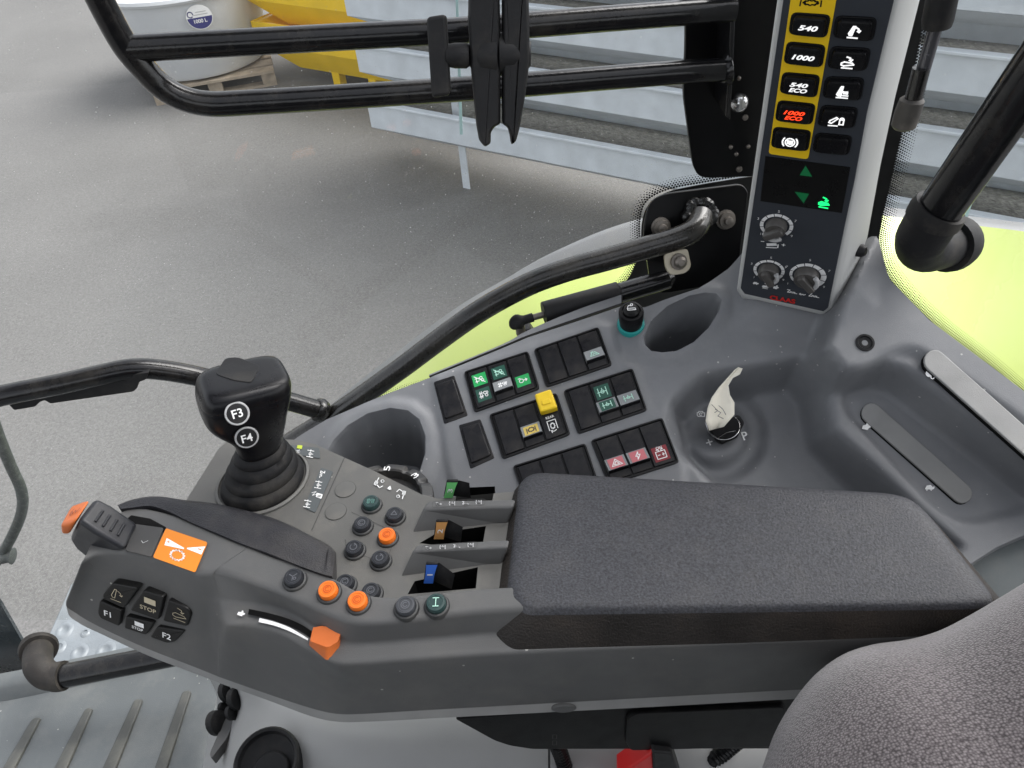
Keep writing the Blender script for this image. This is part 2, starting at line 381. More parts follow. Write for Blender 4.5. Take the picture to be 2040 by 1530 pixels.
LITG = mat('lit_green_symbol', (.02, .7, .2), .4, var=0, emit=(.01, .9, .2), es=.35)
DIMG = mat('dim_green_symbol', (.005, .06, .025), .4, var=0, emit=(.0, .3, .08), es=.05)
KNOB = mat('knob_plastic', (.075, .070, .066), .4, dust=.12, ds=40)
STEEL = mat('dull_steel', (.20, .18, .16), .45, metal=.7, dust=.4, bump=.2, bs=500)
BRASS = mat('zinc_plate', (.50, .45, .35), .45, metal=.3, dust=.2)
CHROME = mat('bright_steel', (.6, .6, .6), .2, metal=1)
LIME = mat('lime_paint', (.50, .60, .16), .3, var=.07, vs=3, dust=.12, dcol=(.50, .52, .30), coat=.3)
LIP = mat('grey_fender_lip', (.16, .165, .17), .4, var=.08, vs=5, dust=.12)
GALV = mat('galvanised_steel', (.66, .71, .755), .5, metal=.0, var=.09, vs=9, bump=.08, bs=60, detail=8)
TANK = mat('white_tank', (.62, .64, .66), .45, var=.05, vs=2, dust=.08)
YSTEEL = mat('yellow_steel', (.95, .62, .004), .4, var=.08, vs=4, dust=.06)
WOOD = mat('pallet_wood', (.36, .30, .23), .8, var=.25, vs=12, dust=.2, bump=.3, bs=120)
SOIL = mat('dark_soil', (.085, .088, .082), .9, var=.5, vs=30, bump=1, bs=60)
MATR = mat('floor_mat_rubber', (.125, .137, .142), .55, bump=.5, bs=900, dust=.4, dcol=(.27, .27, .25), ds=9, specks=.05, var=.08, vs=6)
RIB = mat('rib_rubber', (.078, .080, .076), .6, bump=.6, bs=1300, dust=.35, dcol=(.3, .29, .24), ds=14)
STEPM = mat('step_steel', (.20, .222, .238), .42, metal=.1, var=.14, vs=18, dust=.25, dcol=(.26, .26, .25), ds=20, bump=.15, bs=200)
PAPER = mat('cream_paper', (.90, .85, .72), .8, var=.05, vs=40)
INK = mat('ink', (.03, .03, .05), .6, var=0)
KEYN = mat('nose_key', (.005, .005, .005), .42, spec=.3, dust=.04)
INLAY = mat('ribbed_inlay', (.25, .25, .245), .6, bump=.6, bs=1500, dust=.15)
WALL = mat('dark_shade_wall', (.05, .05, .052), .7, var=.05)  # kept dark so the added walls bounce little light
REDP = mat('red_paint', (.6, .012, .012), .4, var=.06)
HEAD = mat('headliner', (.30, .30, .30), .9, var=.05)
GEDGE = mat('glass_edge_glint', (.55, .78, .75), .3, var=.05)  # pale tint paints the reflection along a glass edge

def fabric():
    m = mat('seat_fabric', (.2, .17, .175), .9, spec=.2); t = m.node_tree; N = t.nodes; L = t.links; b = N['Principled BSDF']
    tc = N.new('ShaderNodeTexCoord')
    nz = N.new('ShaderNodeTexNoise'); nz.inputs['Scale'].default_value = 200; L.new(tc.outputs['Object'], nz.inputs['Vector'])
    vo = N.new('ShaderNodeTexVoronoi'); vo.inputs['Scale'].default_value = 580
    wp = N.new('ShaderNodeVectorMath'); wp.operation = 'MULTIPLY_ADD'; wp.inputs[1].default_value = (.0015, .0015, .0015); L.new(nz.outputs['Color'], wp.inputs[0]); L.new(tc.outputs['Object'], wp.inputs[2]); L.new(wp.outputs[0], vo.inputs['Vector'])
    vo.inputs['Randomness'].default_value = .65
    rp = N.new('ShaderNodeValToRGB'); e = rp.color_ramp.elements
    e[0].position = .0; e[0].color = (.235, .208, .211, 1); e[1].position = .75; e[1].color = (.046, .037, .039, 1)
    L.new(vo.outputs['Distance'], rp.inputs[0])
    big = N.new('ShaderNodeTexNoise'); big.inputs['Scale'].default_value = 16; big.inputs['Detail'].default_value = 3; L.new(tc.outputs['Object'], big.inputs['Vector'])
    mr = N.new('ShaderNodeMapRange'); mr.inputs['To Min'].default_value = .75; mr.inputs['To Max'].default_value = 1.25; L.new(big.outputs['Fac'], mr.inputs['Value'])
    sc = N.new('ShaderNodeVectorMath'); sc.operation = 'SCALE'; L.new(rp.outputs[0], sc.inputs[0]); L.new(mr.outputs[0], sc.inputs['Scale'])
    L.new(sc.outputs[0], b.inputs['Base Color'])
    bp = N.new('ShaderNodeBump'); bp.inputs['Strength'].default_value = .5; bp.inputs['Distance'].default_value = .0010; bp.invert = True
    L.new(vo.outputs['Distance'], bp.inputs['Height']); L.new(bp.outputs[0], b.inputs['Normal'])
    b.inputs['Sheen Weight'].default_value = .35; b.inputs['Sheen Roughness'].default_value = .5
    b.inputs['Roughness'].default_value = .9
    return m
FAB = fabric()
def asphalt():
    m = bpy.data.materials.new('asphalt'); m.use_nodes = True; t = m.node_tree; N = t.nodes; L = t.links; b = N['Principled BSDF']
    tc = N.new('ShaderNodeTexCoord')
    n1 = N.new('ShaderNodeTexNoise'); n1.inputs['Scale'].default_value = .55; n1.inputs['Detail'].default_value = 8; n1.inputs['Roughness'].default_value = .65
    n2 = N.new('ShaderNodeTexVoronoi'); n2.inputs['Scale'].default_value = 150
    n3 = N.new('ShaderNodeTexNoise'); n3.inputs['Scale'].default_value = 55; n3.inputs['Detail'].default_value = 5; n3.inputs['Roughness'].default_value = .75
    for n in (n1, n2, n3): L.new(tc.outputs['Object'], n.inputs['Vector'])
    rp = N.new('ShaderNodeValToRGB'); e = rp.color_ramp.elements
    e[0].position = .25; e[0].color = (.098, .097, .095, 1); e[1].position = .75; e[1].color = (.168, .166, .162, 1)
    L.new(n3.outputs['Fac'], rp.inputs[0])
    sp = N.new('ShaderNodeSeparateColor'); L.new(n2.outputs['Color'], sp.inputs[0])
    st = N.new('ShaderNodeMapRange'); st.inputs['From Min'].default_value = .0; st.inputs['From Max'].default_value = 1; st.inputs['To Min'].default_value = .87; st.inputs['To Max'].default_value = 1.14
    L.new(sp.outputs[0], st.inputs['Value'])
    a = N.new('ShaderNodeVectorMath'); a.operation = 'SCALE'; L.new(rp.outputs[0], a.inputs[0]); L.new(st.outputs[0], a.inputs['Scale'])
    mr = N.new('ShaderNodeMapRange'); mr.inputs['From Min'].default_value = .3; mr.inputs['From Max'].default_value = .7; mr.inputs['To Min'].default_value = .86; mr.inputs['To Max'].default_value = 1.12; L.new(n1.outputs['Fac'], mr.inputs['Value'])
    a2 = N.new('ShaderNodeVectorMath'); a2.operation = 'SCALE'; L.new(a.outputs[0], a2.inputs[0]); L.new(mr.outputs[0], a2.inputs['Scale'])
    L.new(a2.outputs[0], b.inputs['Base Color']); b.inputs['Roughness'].default_value = .85
    bp = N.new('ShaderNodeBump'); bp.inputs['Strength'].default_value = .45; bp.inputs['Distance'].default_value = .004
    L.new(n3.outputs['Fac'], bp.inputs['Height']); L.new(bp.outputs[0], b.inputs['Normal'])
    return m
ASPH = asphalt()
def glass(dirt):
    m = bpy.data.materials.new('dusty_glass'); m.use_nodes = True; t = m.node_tree; N = t.nodes; L = t.links; N.clear()
    out = N.new('ShaderNodeOutputMaterial'); tr = N.new('ShaderNodeBsdfTransparent'); tr.inputs[0].default_value = (.97, .972, .966, 1)
    gl = N.new('ShaderNodeBsdfGlossy'); gl.inputs['Roughness'].default_value = .02
    m1 = N.new('ShaderNodeMixShader'); m1.inputs[0].default_value = .035; L.new(tr.outputs[0], m1.inputs[1]); L.new(gl.outputs[0], m1.inputs[2])
    df = N.new('ShaderNodeBsdfTranslucent'); df.inputs[0].default_value = (.82, .82, .8, 1)
    d2 = N.new('ShaderNodeBsdfDiffuse'); d2.inputs[0].default_value = (.75, .75, .73, 1)
    ad = N.new('ShaderNodeMixShader'); ad.inputs[0].default_value = .5; L.new(df.outputs[0], ad.inputs[1]); L.new(d2.outputs[0], ad.inputs[2])
    tc = N.new('ShaderNodeTexCoord')
    vo = N.new('ShaderNodeTexVoronoi'); vo.inputs['Scale'].default_value = 330; L.new(tc.outputs['Object'], vo.inputs['Vector'])
    sp = N.new('ShaderNodeSeparateColor'); L.new(vo.outputs['Color'], sp.inputs[0])
    big = N.new('ShaderNodeTexNoise'); big.inputs['Scale'].default_value = 3.2; big.inputs['Detail'].default_value = 4; L.new(tc.outputs['Object'], big.inputs['Vector'])
    # small specks: a cell holds one only where its random number is high, more of them where the big noise is high
    mr = N.new('ShaderNodeMapRange'); mr.inputs['From Min'].default_value = .35; mr.inputs['From Max'].default_value = .7; mr.inputs['To Min'].default_value = .975; mr.inputs['To Max'].default_value = .62
    L.new(big.outputs['Fac'], mr.inputs['Value'])
    gt = N.new('ShaderNodeMath'); gt.operation = 'GREATER_THAN'; L.new(sp.outputs[0], gt.inputs[0]); L.new(mr.outputs[0], gt.inputs[1])
    rad = N.new('ShaderNodeMath'); rad.operation = 'MULTIPLY'; rad.inputs[1].default_value = .22; L.new(sp.outputs[1], rad.inputs[0])
    lt = N.new('ShaderNodeMath'); lt.operation = 'LESS_THAN'; L.new(vo.outputs['Distance'], lt.inputs[0]); L.new(rad.outputs[0], lt.inputs[1])
    k = N.new('ShaderNodeMath'); k.operation = 'MULTIPLY'; L.new(gt.outputs[0], k.inputs[0]); L.new(lt.outputs[0], k.inputs[1])
    k2 = N.new('ShaderNodeMath'); k2.operation = 'MULTIPLY'; k2.inputs[1].default_value = .5 * dirt; L.new(k.outputs[0], k2.inputs[0])
    film = N.new('ShaderNodeMapRange'); film.inputs['From Min'].default_value = .35; film.inputs['From Max'].default_value = .75; film.inputs['To Min'].default_value = .004 * dirt; film.inputs['To Max'].default_value = .024 * dirt
    L.new(big.outputs['Fac'], film.inputs['Value'])
    su = N.new('ShaderNodeMath'); su.operation = 'ADD'; su.use_clamp = True; L.new(k2.outputs[0], su.inputs[0]); L.new(film.outputs[0], su.inputs[1])
    m2 = N.new('ShaderNodeMixShader'); L.new(su.outputs[0], m2.inputs[0]); L.new(m1.outputs[0], m2.inputs[1]); L.new(ad.outputs[0], m2.inputs[2])
    L.new(m2.outputs[0], out.inputs[0]); return m
GLASS = glass(1.0)

# ------------------------------------------------------------------ smooth sheets with holes (moulded panels)
def sdist(P, poly):
    """signed distance of points P (n,2) to a closed polygon, negative inside"""
    P = np.asarray(P, float); Q = np.asarray(poly, float); n = len(Q)
    d = np.full(len(P), 1e9); inside = np.zeros(len(P), bool)
    for i in range(n):
        a = Q[i]; b = Q[(i + 1) % n]; e = b - a; w = P - a
        t = np.clip((w @ e) / max(e @ e, 1e-18), 0, 1); d = np.minimum(d, np.hypot(*(w - t[:, None] * e).T))
        c = ((a[1] > P[:, 1]) != (b[1] > P[:, 1]))
        with np.errstate(divide='ignore', invalid='ignore'):
            xx = (b[0] - a[0]) * (P[:, 1] - a[1]) / (b[1] - a[1]) + a[0]
        inside ^= c & (P[:, 0] < xx)
    return np.where(inside, -d, d)
def sstep(x): x = np.clip(x, 0, 1); return x * x * (3 - 2 * x)
def sheet(mb, pl, outline, holes=(), step=.004, hfun=None, mi=0, skirt=0.0, wells=()):
    """outline / holes are pixel polygons on plane pl; hfun gives the height above the plane at 2D points"""
    P2 = lambda px: [pl.to2(pl.on(x, y)) for x, y in px]
    def resample(p):
        o = []
        for i in range(len(p)):
            a = np.array(p[i]); b = np.array(p[(i + 1) % len(p)]); k = max(1, int(np.hypot(*(b - a)) / step))
            o += [tuple(a + (b - a) * j / k) for j in range(k)]
        return o
    O = resample(P2(outline)); H = [resample(P2(h)) for h in holes]
    xs = [p[0] for p in O]; ys = [p[1] for p in O]
    gx, gy = np.meshgrid(np.arange(min(xs), max(xs), step), np.arange(min(ys), max(ys), step * .87))
    gx = gx + (np.arange(gx.shape[0]) % 2)[:, None] * step * .5
    G = np.stack([gx.ravel(), gy.ravel()], 1)
    keep = sdist(G, O) < -step * .55
    for h in H: keep &= sdist(G, h) > step * .55
    G = G[keep]
    pts = []; edges = []; loops = []
    for L in [O] + H:
        b = len(pts); pts += [V(p) for p in L]; edges += [(b + i, b + (i + 1) % len(L)) for i in range(len(L))]; loops.append((b, len(L)))
    pts += [V((float(a), float(b))) for a, b in G]
    vo, _, fo, _, _, _ = geometry.delaunay_2d_cdt(pts, edges, [], 1, 1e-7)
    A = np.array([(v.x, v.y) for v in vo])
    cen = np.array([(A[f[0]] + A[f[1]] + A[f[2]]) / 3 for f in fo]); ok = sdist(cen, O) < 0
    for h in H: ok &= sdist(cen, h) > 0
    Z = hfun(A) if hfun else np.zeros(len(A))
    mb.add([pl.to3(a, b, float(z)) for (a, b), z in zip(A, Z)], [f for f, k in zip(fo, ok) if k], mi)
    def top(L): 
        Zl = hfun(np.array(L)) if hfun else np.zeros(len(L)); return [pl.to3(a, b, float(z)) for (a, b), z in zip(L, Zl)]
    T = top(O)
    if skirt: mb.loft([T, [p - pl.n * .004 * 1 - V((0, 0, skirt)) for p in T]], mi)
    return [top(h) for h in H]
def well(mb, ring, d, mi=0, floor_mi=None, taper=.0, steps=6):
    """walls going down from a hole's rim by vector d, and a floor"""
    c = sum(ring, V((0, 0, 0))) / len(ring); rs = []
    for i in range(steps + 1):
        t = i / steps; rs.append([p + (c - p) * taper * t + d * t for p in ring])
    mb.loft(rs, mi); mb.poly(rs[-1], mi if floor_mi is None else floor_mi)

# ================================================================== THE PLACE OUTSIDE
def proj(P):
    d = P - C; k = d.dot(FW); return (CX + FPX * d.dot(RT) / k, CY - FPX * d.dot(UP) / k)
g = MB(); g.add([(-25, -6, 0), (25, -6, 0), (25, 45, 0), (-25, 45, 0)], [[0, 1, 2, 3]]); struct(g.build('asphalt', ASPH))

# galvanised feed troughs stacked one above another
L0 = onz(740, 254, -2.17); L1 = onz(1322, 371, -2.17); TD = (L1 - L0).normalized(); TN = V((-TD.y, TD.x, 0))
def zup(target):
    lo, hi = -1.0, 3.0
    for _ in range(40):
        m = (lo + hi) / 2
        if proj(L0 + V((0, 0, m)))[1] > target: lo = m
        else: hi = m
    return lo
TH = zup(206)                                            # height of the side wall
lv = [0, zup(147), zup(38)]
stp = lv[2] - lv[1]
lv += [lv[2] + stp * k for k in range(1, 5)]
tl = ['lowest galvanised trough of the stack with a flat strip leg in front', 'second galvanised trough from the bottom of the stack', 'third galvanised trough from the bottom of the stack behind the twin black tubes',
      'fourth galvanised trough from the bottom of the stack', 'fifth galvanised trough of the stack near the top edge of the view', 'sixth galvanised trough of the stack near the top edge of the view', 'uppermost galvanised trough of the stack']
TLEN, TW = 7.6, .62
for i, z in enumerate(lv[:6]):
    b = L0 + V((0, 0, z)) + TN * (.02 * i) - TD * (.03 * i)
    root = thing('feed_trough', tl[i], 'trough', b, 'galvanised troughs in a stack')
    t = .012; m = MB(); up = V((0, 0, TH))
    m.box(b, TD * TLEN, TN * t, up); m.box(b + TN * TW, TD * TLEN, TN * t, up)
    m.box(b + TN * t, TD * t, TN * (TW - t), up); m.box(b + TN * t + TD * (TLEN - t), TD * t, TN * (TW - t), up)
    m.box(b + TN * t + TD * t, TD * (TLEN - 2 * t), TN * (TW - t), V((0, 0, t)))
    m.build('tub', GALV, root, flat=True, bevel=.004)
    r = MB(); e = .022; zt = TH + .001
    r.box(b + V((0, 0, zt)) - TN * e - TD * e, TD * (TLEN + 2 * e), TN * (e + .03), V((0, 0, .016)))
    r.box(b + V((0, 0, zt)) + TN * (TW - .01) - TD * e, TD * (TLEN + 2 * e), TN * .045, V((0, 0, .016)))
    r.box(b + V((0, 0, zt)) + TN * .031 - TD * e, TD * .05, TN * (TW - .042), V((0, 0, .016)))
    r.build('rim', GALV, root, flat=True, bevel=.004)
    u_ = MB(); k0 = [b + TN * .004 + TD * .02, b + TN * .004 + TD * (TLEN - .02), b + TN * (TW - .004) + TD * (TLEN - .02), b + TN * (TW - .004) + TD * .02]
    u_.loft([[p - V((0, 0, .001)) for p in k0], [k0[0] + TN * .14 + TD * .15 - V((0, 0, .09)), k0[1] + TN * .14 - TD * .15 - V((0, 0, .09)), k0[2] - TN * .14 - TD * .15 - V((0, 0, .09)), k0[3] - TN * .14 + TD * .15 - V((0, 0, .09))]], 0, True, True, True); u_.build('underside', GALV, root, flat=True)
    s = MB(); s.box(b + TN * .05 + TD * .05 + V((0, 0, .014)), TD * (TLEN - .1), TN * (TW - .09), V((0, 0, .03))); s.build('dirt', SOIL, root)
    for dd in (.62, 3.2, 6.2):
        l = MB(); z0 = b.z - .004 if i == 0 else b.z
        zb = 0.0 if i == 0 else L0.z + lv[i - 1] + TH * .4
        q = b + TD * dd + TN * .12; q.z = zb
        l.box(q, TD * .055, TN * .008, V((0, 0, b.z - zb - .001)))
        q2 = q + TN * (TW - .25); l2 = MB(); l2.box(q2, TD * .055, TN * .008, V((0, 0, b.z - zb - .001)))
        l.build('leg', GALV, root)
        if dd > 1: l2.build('leg', GALV, root)
# white round tank on a wooden pallet
tc = onz(402, 116, -2.40); tc = V((tc.x, tc.y, 0))
pr = thing('pallet', 'weathered wooden pallet under the white round tank', 'pallet', tc)
pa = MB(); pd = V((.97, .24, 0)).normalized(); pn = V((-pd.y, pd.x, 0)); po = tc - pd * .44 - pn * .62
for k in range(7): 
    b = MB(); b.box(po + pn * (k * .185) + V((0, 0, .115)), pd * 1.06, pn * .135, V((0, 0, .022))); b.build('deck_board', WOOD, pr)
for k in range(3):
    b = MB(); b.box(po + pn * (k * .55 + .02) + V((0, 0, .0)), pd * 1.06, pn * .1, V((0, 0, .02)))
    for j in range(3): b.box(po + pn * (k * .55 + .02) + pd * (j * .47) + V((0, 0, .021)), pd * .12, pn * .1, V((0, 0, .092)))
    b.build('runner', WOOD, pr)
tr = thing('water_tank', 'white round open tank with a blue and white oval sticker, standing on a pallet', 'tank', tc + V((0, 0, .14)))
t = MB(); R = .635
t.lathe(tc + V((0, 0, .14)), (0, 0, 1), [(R - .12, 0), (R - .04, .02), (R - .02, .05), (R + .07, .66), (R + .075, .68)], 64, 0, cap0=True, cap1=False)
t.lathe(tc + V((0, 0, .14)), (0, 0, 1), [(R + .05, .70), (R + .035, .66), (R - .05, .08), (.02, .07)], 64, 0, cap1=True)
t.build('tub', TANK, tr)
t = MB(); t.lathe(tc + V((0, 0, .80)), (0, 0, 1), [(R + .072, 0), (R + .10, 0), (R + .11, .02), (R + .10, .045), (R + .055, .05), (R + .048, .03)], 64, 0, cap1=False); t.build('rim', TANK, tr)
st = MB(); a0 = math.atan2(-.93, -.02); sq = ony(395, 33, 1); 
ap = tc - C; hd = V((-ap.x, -ap.y, 0)).normalized(); sd = V((-hd.y, hd.x, 0))
su = V((0, 0, 1)); sn = hd
_d = ray(397, 33); _k = ((tc + hd * (R + .062) - C).dot(hd)) / _d.dot(hd); sc = C + _d * _k; sc += hd * .012
el = lambda rx, rz, h, k0=0, k1=32: [sc + sd * (rx * math.cos(2 * math.pi * k / 32)) + su * (rz * math.sin(2 * math.pi * k / 32)) + sn * h for k in range(k0, k1)]
st.prism(el(.105, .095, 0), sn * .006, 1); st.poly(el(.10, .09, .0068, 16, 33), 0); 
st.text('1000 L', sc - su * .028 + sn * .0076, sd, su, .03, 1, .02)
st.stroke([sc + sd * -.05 + su * .02 + sn * .0076, sc + sd * .07 + su * .02 + sn * .0076], .006, sn, 2); st.stroke([sc + sd * -.02 + su * .04 + sn * .0076, sc + sd * .06 + su * .04 + sn * .0076], .006, sn, 2)
st.stroke([sc + sd * (-.068 + .022 * math.cos(k)) + su * (.028 + .022 * math.sin(k)) + sn * .0076 for k in np.linspace(0, 5.4, 10)], .008, sn, 0)
st.build('sticker', [mat('navy_print', (.03, .03, .16), .5, var=0), WHT, GRYP], tr)
# two yellow tipping skips
def skip(a, h, h2, L, dep, label, legs, post=None):
    d, n = TD, TN; z = V((0, 0, 1)); root = thing('tipping_skip', label, 'skip', a, 'yellow tipping skips'); m = MB()
    top = [a, a + d * L, a + d * L + n * dep, a + n * dep]; mid = [p - z * h for p in top]; c = sum(mid, V()) / 4
    bot = [p + (c - p).normalized() * .34 - z * h2 for p in mid]
    inn = [p + (c + z * h - p).normalized() * .05 for p in top]; inb = [p + z * .03 for p in bot]
    m.loft([bot, mid, top, inn, inb], 0, True, True, True); m.build('bin', YSTEEL, root, flat=True, bevel=.008)
    r = MB(); o = V((0, 0, -.05))
    r.box(a - d * .02 - n * .02 - z * .05, d * (L + .04), n * .019, z * .055); r.box(a - d * .02 - z * .05, d * .019, n * dep, z * .055); r.build('rim', YSTEEL, root, bevel=.004)
    for s, w, zb in legs:
        l = MB(); q = a + d * s + n * .10; l.box(V((q.x, q.y, zb)), d * w, n * w, V((0, 0, a.z - h - .02 - zb))); l.build('leg', YSTEEL, root, bevel=.006)
sa = ony(505, 42, 7.3)
def sfind(px):
    return min((abs(proj(sa + TD * (k * .01))[0] - px), k * .01) for k in range(300))[1]
skip(sa, .20, .20, 3.0, 1.0, 'lower yellow tipping skip with a square leg on the asphalt', [(sfind(624), .085, 0.0), (sfind(700), .085, 0.0)])
sb = ony(498, 0, 7.3) + V((0, 0, .28)) - TD * .05
skip(sb, .28, .20, 3.0, 1.0, 'upper yellow tipping skip resting on the lower one', [(sfind(604), .06, sa.z - .2), (sfind(690), .06, sa.z - .2)])

# lime green mudguard of the rear wheel with its grey lip
def rows3(rs, k=6):
    return [catmull([ony(x, y, Y) for x, y in r], k) for Y, r in rs]
FR = rows3([(1.05, [(430, 1040), (560, 900), (700, 778), (800, 697), (900, 624), (985, 570), (1100, 503), (1270, 437), (1500, 400), (1700, 412), (1770, 424), (2040, 455), (2250, 490)]),
            (1.0, [(430, 1048), (560, 908), (700, 792), (800, 717), (900, 640), (985, 592), (1100, 540), (1270, 486), (1500, 440), (1700, 424), (1770, 431), (2040, 461), (2250, 495)]),
            (.82, [(430, 1170), (560, 1030), (700, 950), (800, 905), (900, 860), (1035, 790), (1140, 740), (1300, 690), (1500, 690), (1700, 690), (1780, 680), (2040, 880), (2250, 1000)])])
fr = thing('mudguard', 'bright lime green rear mudguard seen through the glass', 'mudguard', FR[1][30])
m = MB(); mids = [[a.lerp(b, t) + V((0, 0, .012 * math.sin(math.pi * t))) for a, b in zip(FR[1], FR[2])] for t in np.linspace(0, 1, 7)]
m.loft(mids, 0, False); m.loft([mids[-1], [p - V((0, 0, .5)) for p in mids[-1]]], 0, False); m.build('panel', LIME, fr, angle=60)
m = MB(); m.loft([FR[1], [a.lerp(b, .5) + V((0, 0, .012)) for a, b in zip(FR[0], FR[1])], FR[0], [p - V((0, .01, .09)) for p in FR[0]], [p - V((0, .05, .09)) for p in FR[0]]], 0, False); m.build('lip', LIP, fr, angle=70)

# arm of the outside mirror, seen at the left edge
m = MB(); ar = thing('mirror_arm', 'dark curved bracket arm outside the glass at the left edge of the view', 'mirror arm', ony(30, 1100, .86))
m.tube(catmull([ony(x, y, .86) for x, y in [(-40, 760), (-6, 860), (20, 925), (42, 975), (44, 1015), (28, 1060), (0, 1110), (-30, 1150)]], 6), .0085, 14); m.build('arm', mat('dusty_dark_paint', (.045, .055, .052), .5, dust=.5, ds=60, dcol=(.25, .27, .26)), ar)
m = MB(); m.tube(catmull([ony(x, y, .855) for x, y in [(-40, 1122), (0, 1112), (20, 1108), (30, 1108)]], 4), [.011] * 9 + [.014, .015, .012, .006], 14); m.build('pivot', mat('dusty_joint', (.07, .08, .078), .6, dust=.4, ds=60), ar)

# ------------------------------------------------------------------ the side glass
def frit(mb, pl, path, side, rows, d=.0032, r0=.00145, mi=0):
    P = [V((*pl.to2(pl.on(x, y)), 0)) for x, y in path]; P = catmull(P, 10)
    L = [0]
    for a, b in zip(P, P[1:]): L.append(L[-1] + (b - a).length)
    def at(s):
        i = min(max(0, int(np.searchsorted(L, s)) - 1), len(P) - 2); t = (s - L[i]) / max(1e-9, L[i + 1] - L[i]); p = P[i].lerp(P[i + 1], t); e = (P[i + 1] - P[i]).normalized(); return p, V((-e.y, e.x, 0)) * side
    for k in range(rows):
        s = d * (.5 * (k % 2)); r = r0 * (1 - .62 * k / max(1, rows - 1)); off = d * .80 * (k + .15)
        while s < L[-1]:
            p, nn = at(s); q = p + nn * off
            mb.poly([pl.to3(q.x + r * math.cos(a), q.y + r * math.sin(a), .0012) for a in np.linspace(0, 2 * math.pi, 9)[:-1]], mi); s += d
GP = Plane(C + V((0, .78, 0)), V((0, -1, 0)))
FRIT = mat('black_frit', (.006, .006, .006), .35, var=0)
FRITD = FRIT
w = thing('side_window', 'dusty side window of clear glass with a black dotted border, left of the pillar console', 'window', GP.on(900, 770))
def pane(px, par):
    m = MB(); P = [GP.on(x, y) for x, y in px]; m.prism(P, V((0, .004, 0)), 0); return m.build('glass', GLASS, par, flat=True)
pane([(-180, -150), (1640, -150), (1620, 600), (1000, 770), (560, 900), (480, 1235), (-180, 1235)], w)
m = MB()
bp = [(1278, 440), (1290, 404), (1330, 380), (1400, 366), (1500, 350), (1600, 345), (1600, 600), (1400, 640), (1230, 690), (1130, 690), (1205, 600), (1255, 552), (1276, 500)]
m.prism(round_poly([GP.on(x, y) for x, y in bp], .012), V((0, -.001, 0)), 0)
frit(m, GP, [(1180, 625), (1225, 580), (1258, 547), (1274, 505), (1274, 440), (1287, 400), (1330, 376), (1400, 362), (1500, 346), (1580, 340)], 1 if GP.u.x > 0 else -1, 5)
frit(m, GP, [(690, 822), (800, 780), (900, 752), (1035, 700), (1130, 655), (1230, 630)], 1 if GP.u.x > 0 else -1, 5)
m.build('frit_border', FRITD, w, flat=True)
m = MB(); m.prism([GP.on(x, y, .006) for x, y in [(903, -140), (908, -140), (922, 268), (916, 268)]], V((0, .02, 0)), 0); m.build('pane_edge_glint', GEDGE, w, flat=True)  # pale strip standing in for a reflection on the pane's edge
w2 = thing('rear_window', 'rear quarter window with a dotted black border, right of the pillar console', 'window', GP.on(1800, 560))
pane([(1742, -150), (2250, -150), (2250, 960), (2040, 850), (1800, 640), (1735, 560)], w2)
m = MB(); P = [GP.on(x, y) for x, y in [(1700, -150), (1878, -150), (1846, 0), (1800, 245), (1757, 430), (1748, 490), (1772, 556), (1860, 645), (1960, 722), (2120, 850), (1990, 850), (1700, 700)]]
m.prism(P, V((0, -.001, 0)), 0)
frit(m, GP, [(1878, -150), (1846, 0), (1800, 245), (1757, 430), (1750, 490), (1773, 556), (1860, 645), (1960, 722), (2100, 838)], -1 if GP.u.x < 0 else 1, 7)
m.build('frit_border', FRITD, w2, flat=True)
m = MB(); m.prism([GP.on(x, y, .006) for x, y in [(1965, 300), (1971, 300), (1928, 432), (1921, 432)]], V((0, .02, 0)), 0); m.build('pane_edge_glint', GEDGE, w2, flat=True)  # second strip of painted edge reflection

# ------------------------------------------------------------------ cab floor, with unseen roof and walls added to shape the light
m = MB(); rz = C.z + .33
ro = [V((-1.05, -.97, rz)), V((1.05, -.97, rz)), V((1.05, .81, rz)), V((-1.05, .81, rz))]; ri = [V((-.75, -.30, rz)), V((.65, -.30, rz)), V((.65, .55, rz)), V((-.75, .55, rz))]
m.loft([ro, ri, [p + V((0, 0, .08)) for p in ri], [p + V((0, 0, .08)) for p in ro], ro], 0); struct(m.build('unseen_cab_roof', HEAD))  # out-of-view roof for shade; its hatch is sized to admit top light
m = MB(); m.box(C + V((-1.05, -.75, -1.22)), V((2.1, 0, 0)), V((0, 1.42, 0)), V((0, 0, .05))); struct(m.build('cab_floor', MATR))

m = MB(); m.box(C + V((-1.05, -.97, -1.22)), V((2.1, 0, 0)), V((0, .05, 0)), V((0, 0, 1.04))); struct(m.build('added_shade_wall', WALL))  # unseen solid wall added to cut light from the left, height set for shade
m = MB(); m.box(C + V((.95, -.90, -1.22)), V((.05, 0, 0)), V((0, 1.2, 0)), V((0, 0, .60))); struct(m.build('added_shade_wall', WALL))  # unseen rear wall added as a light block, kept low
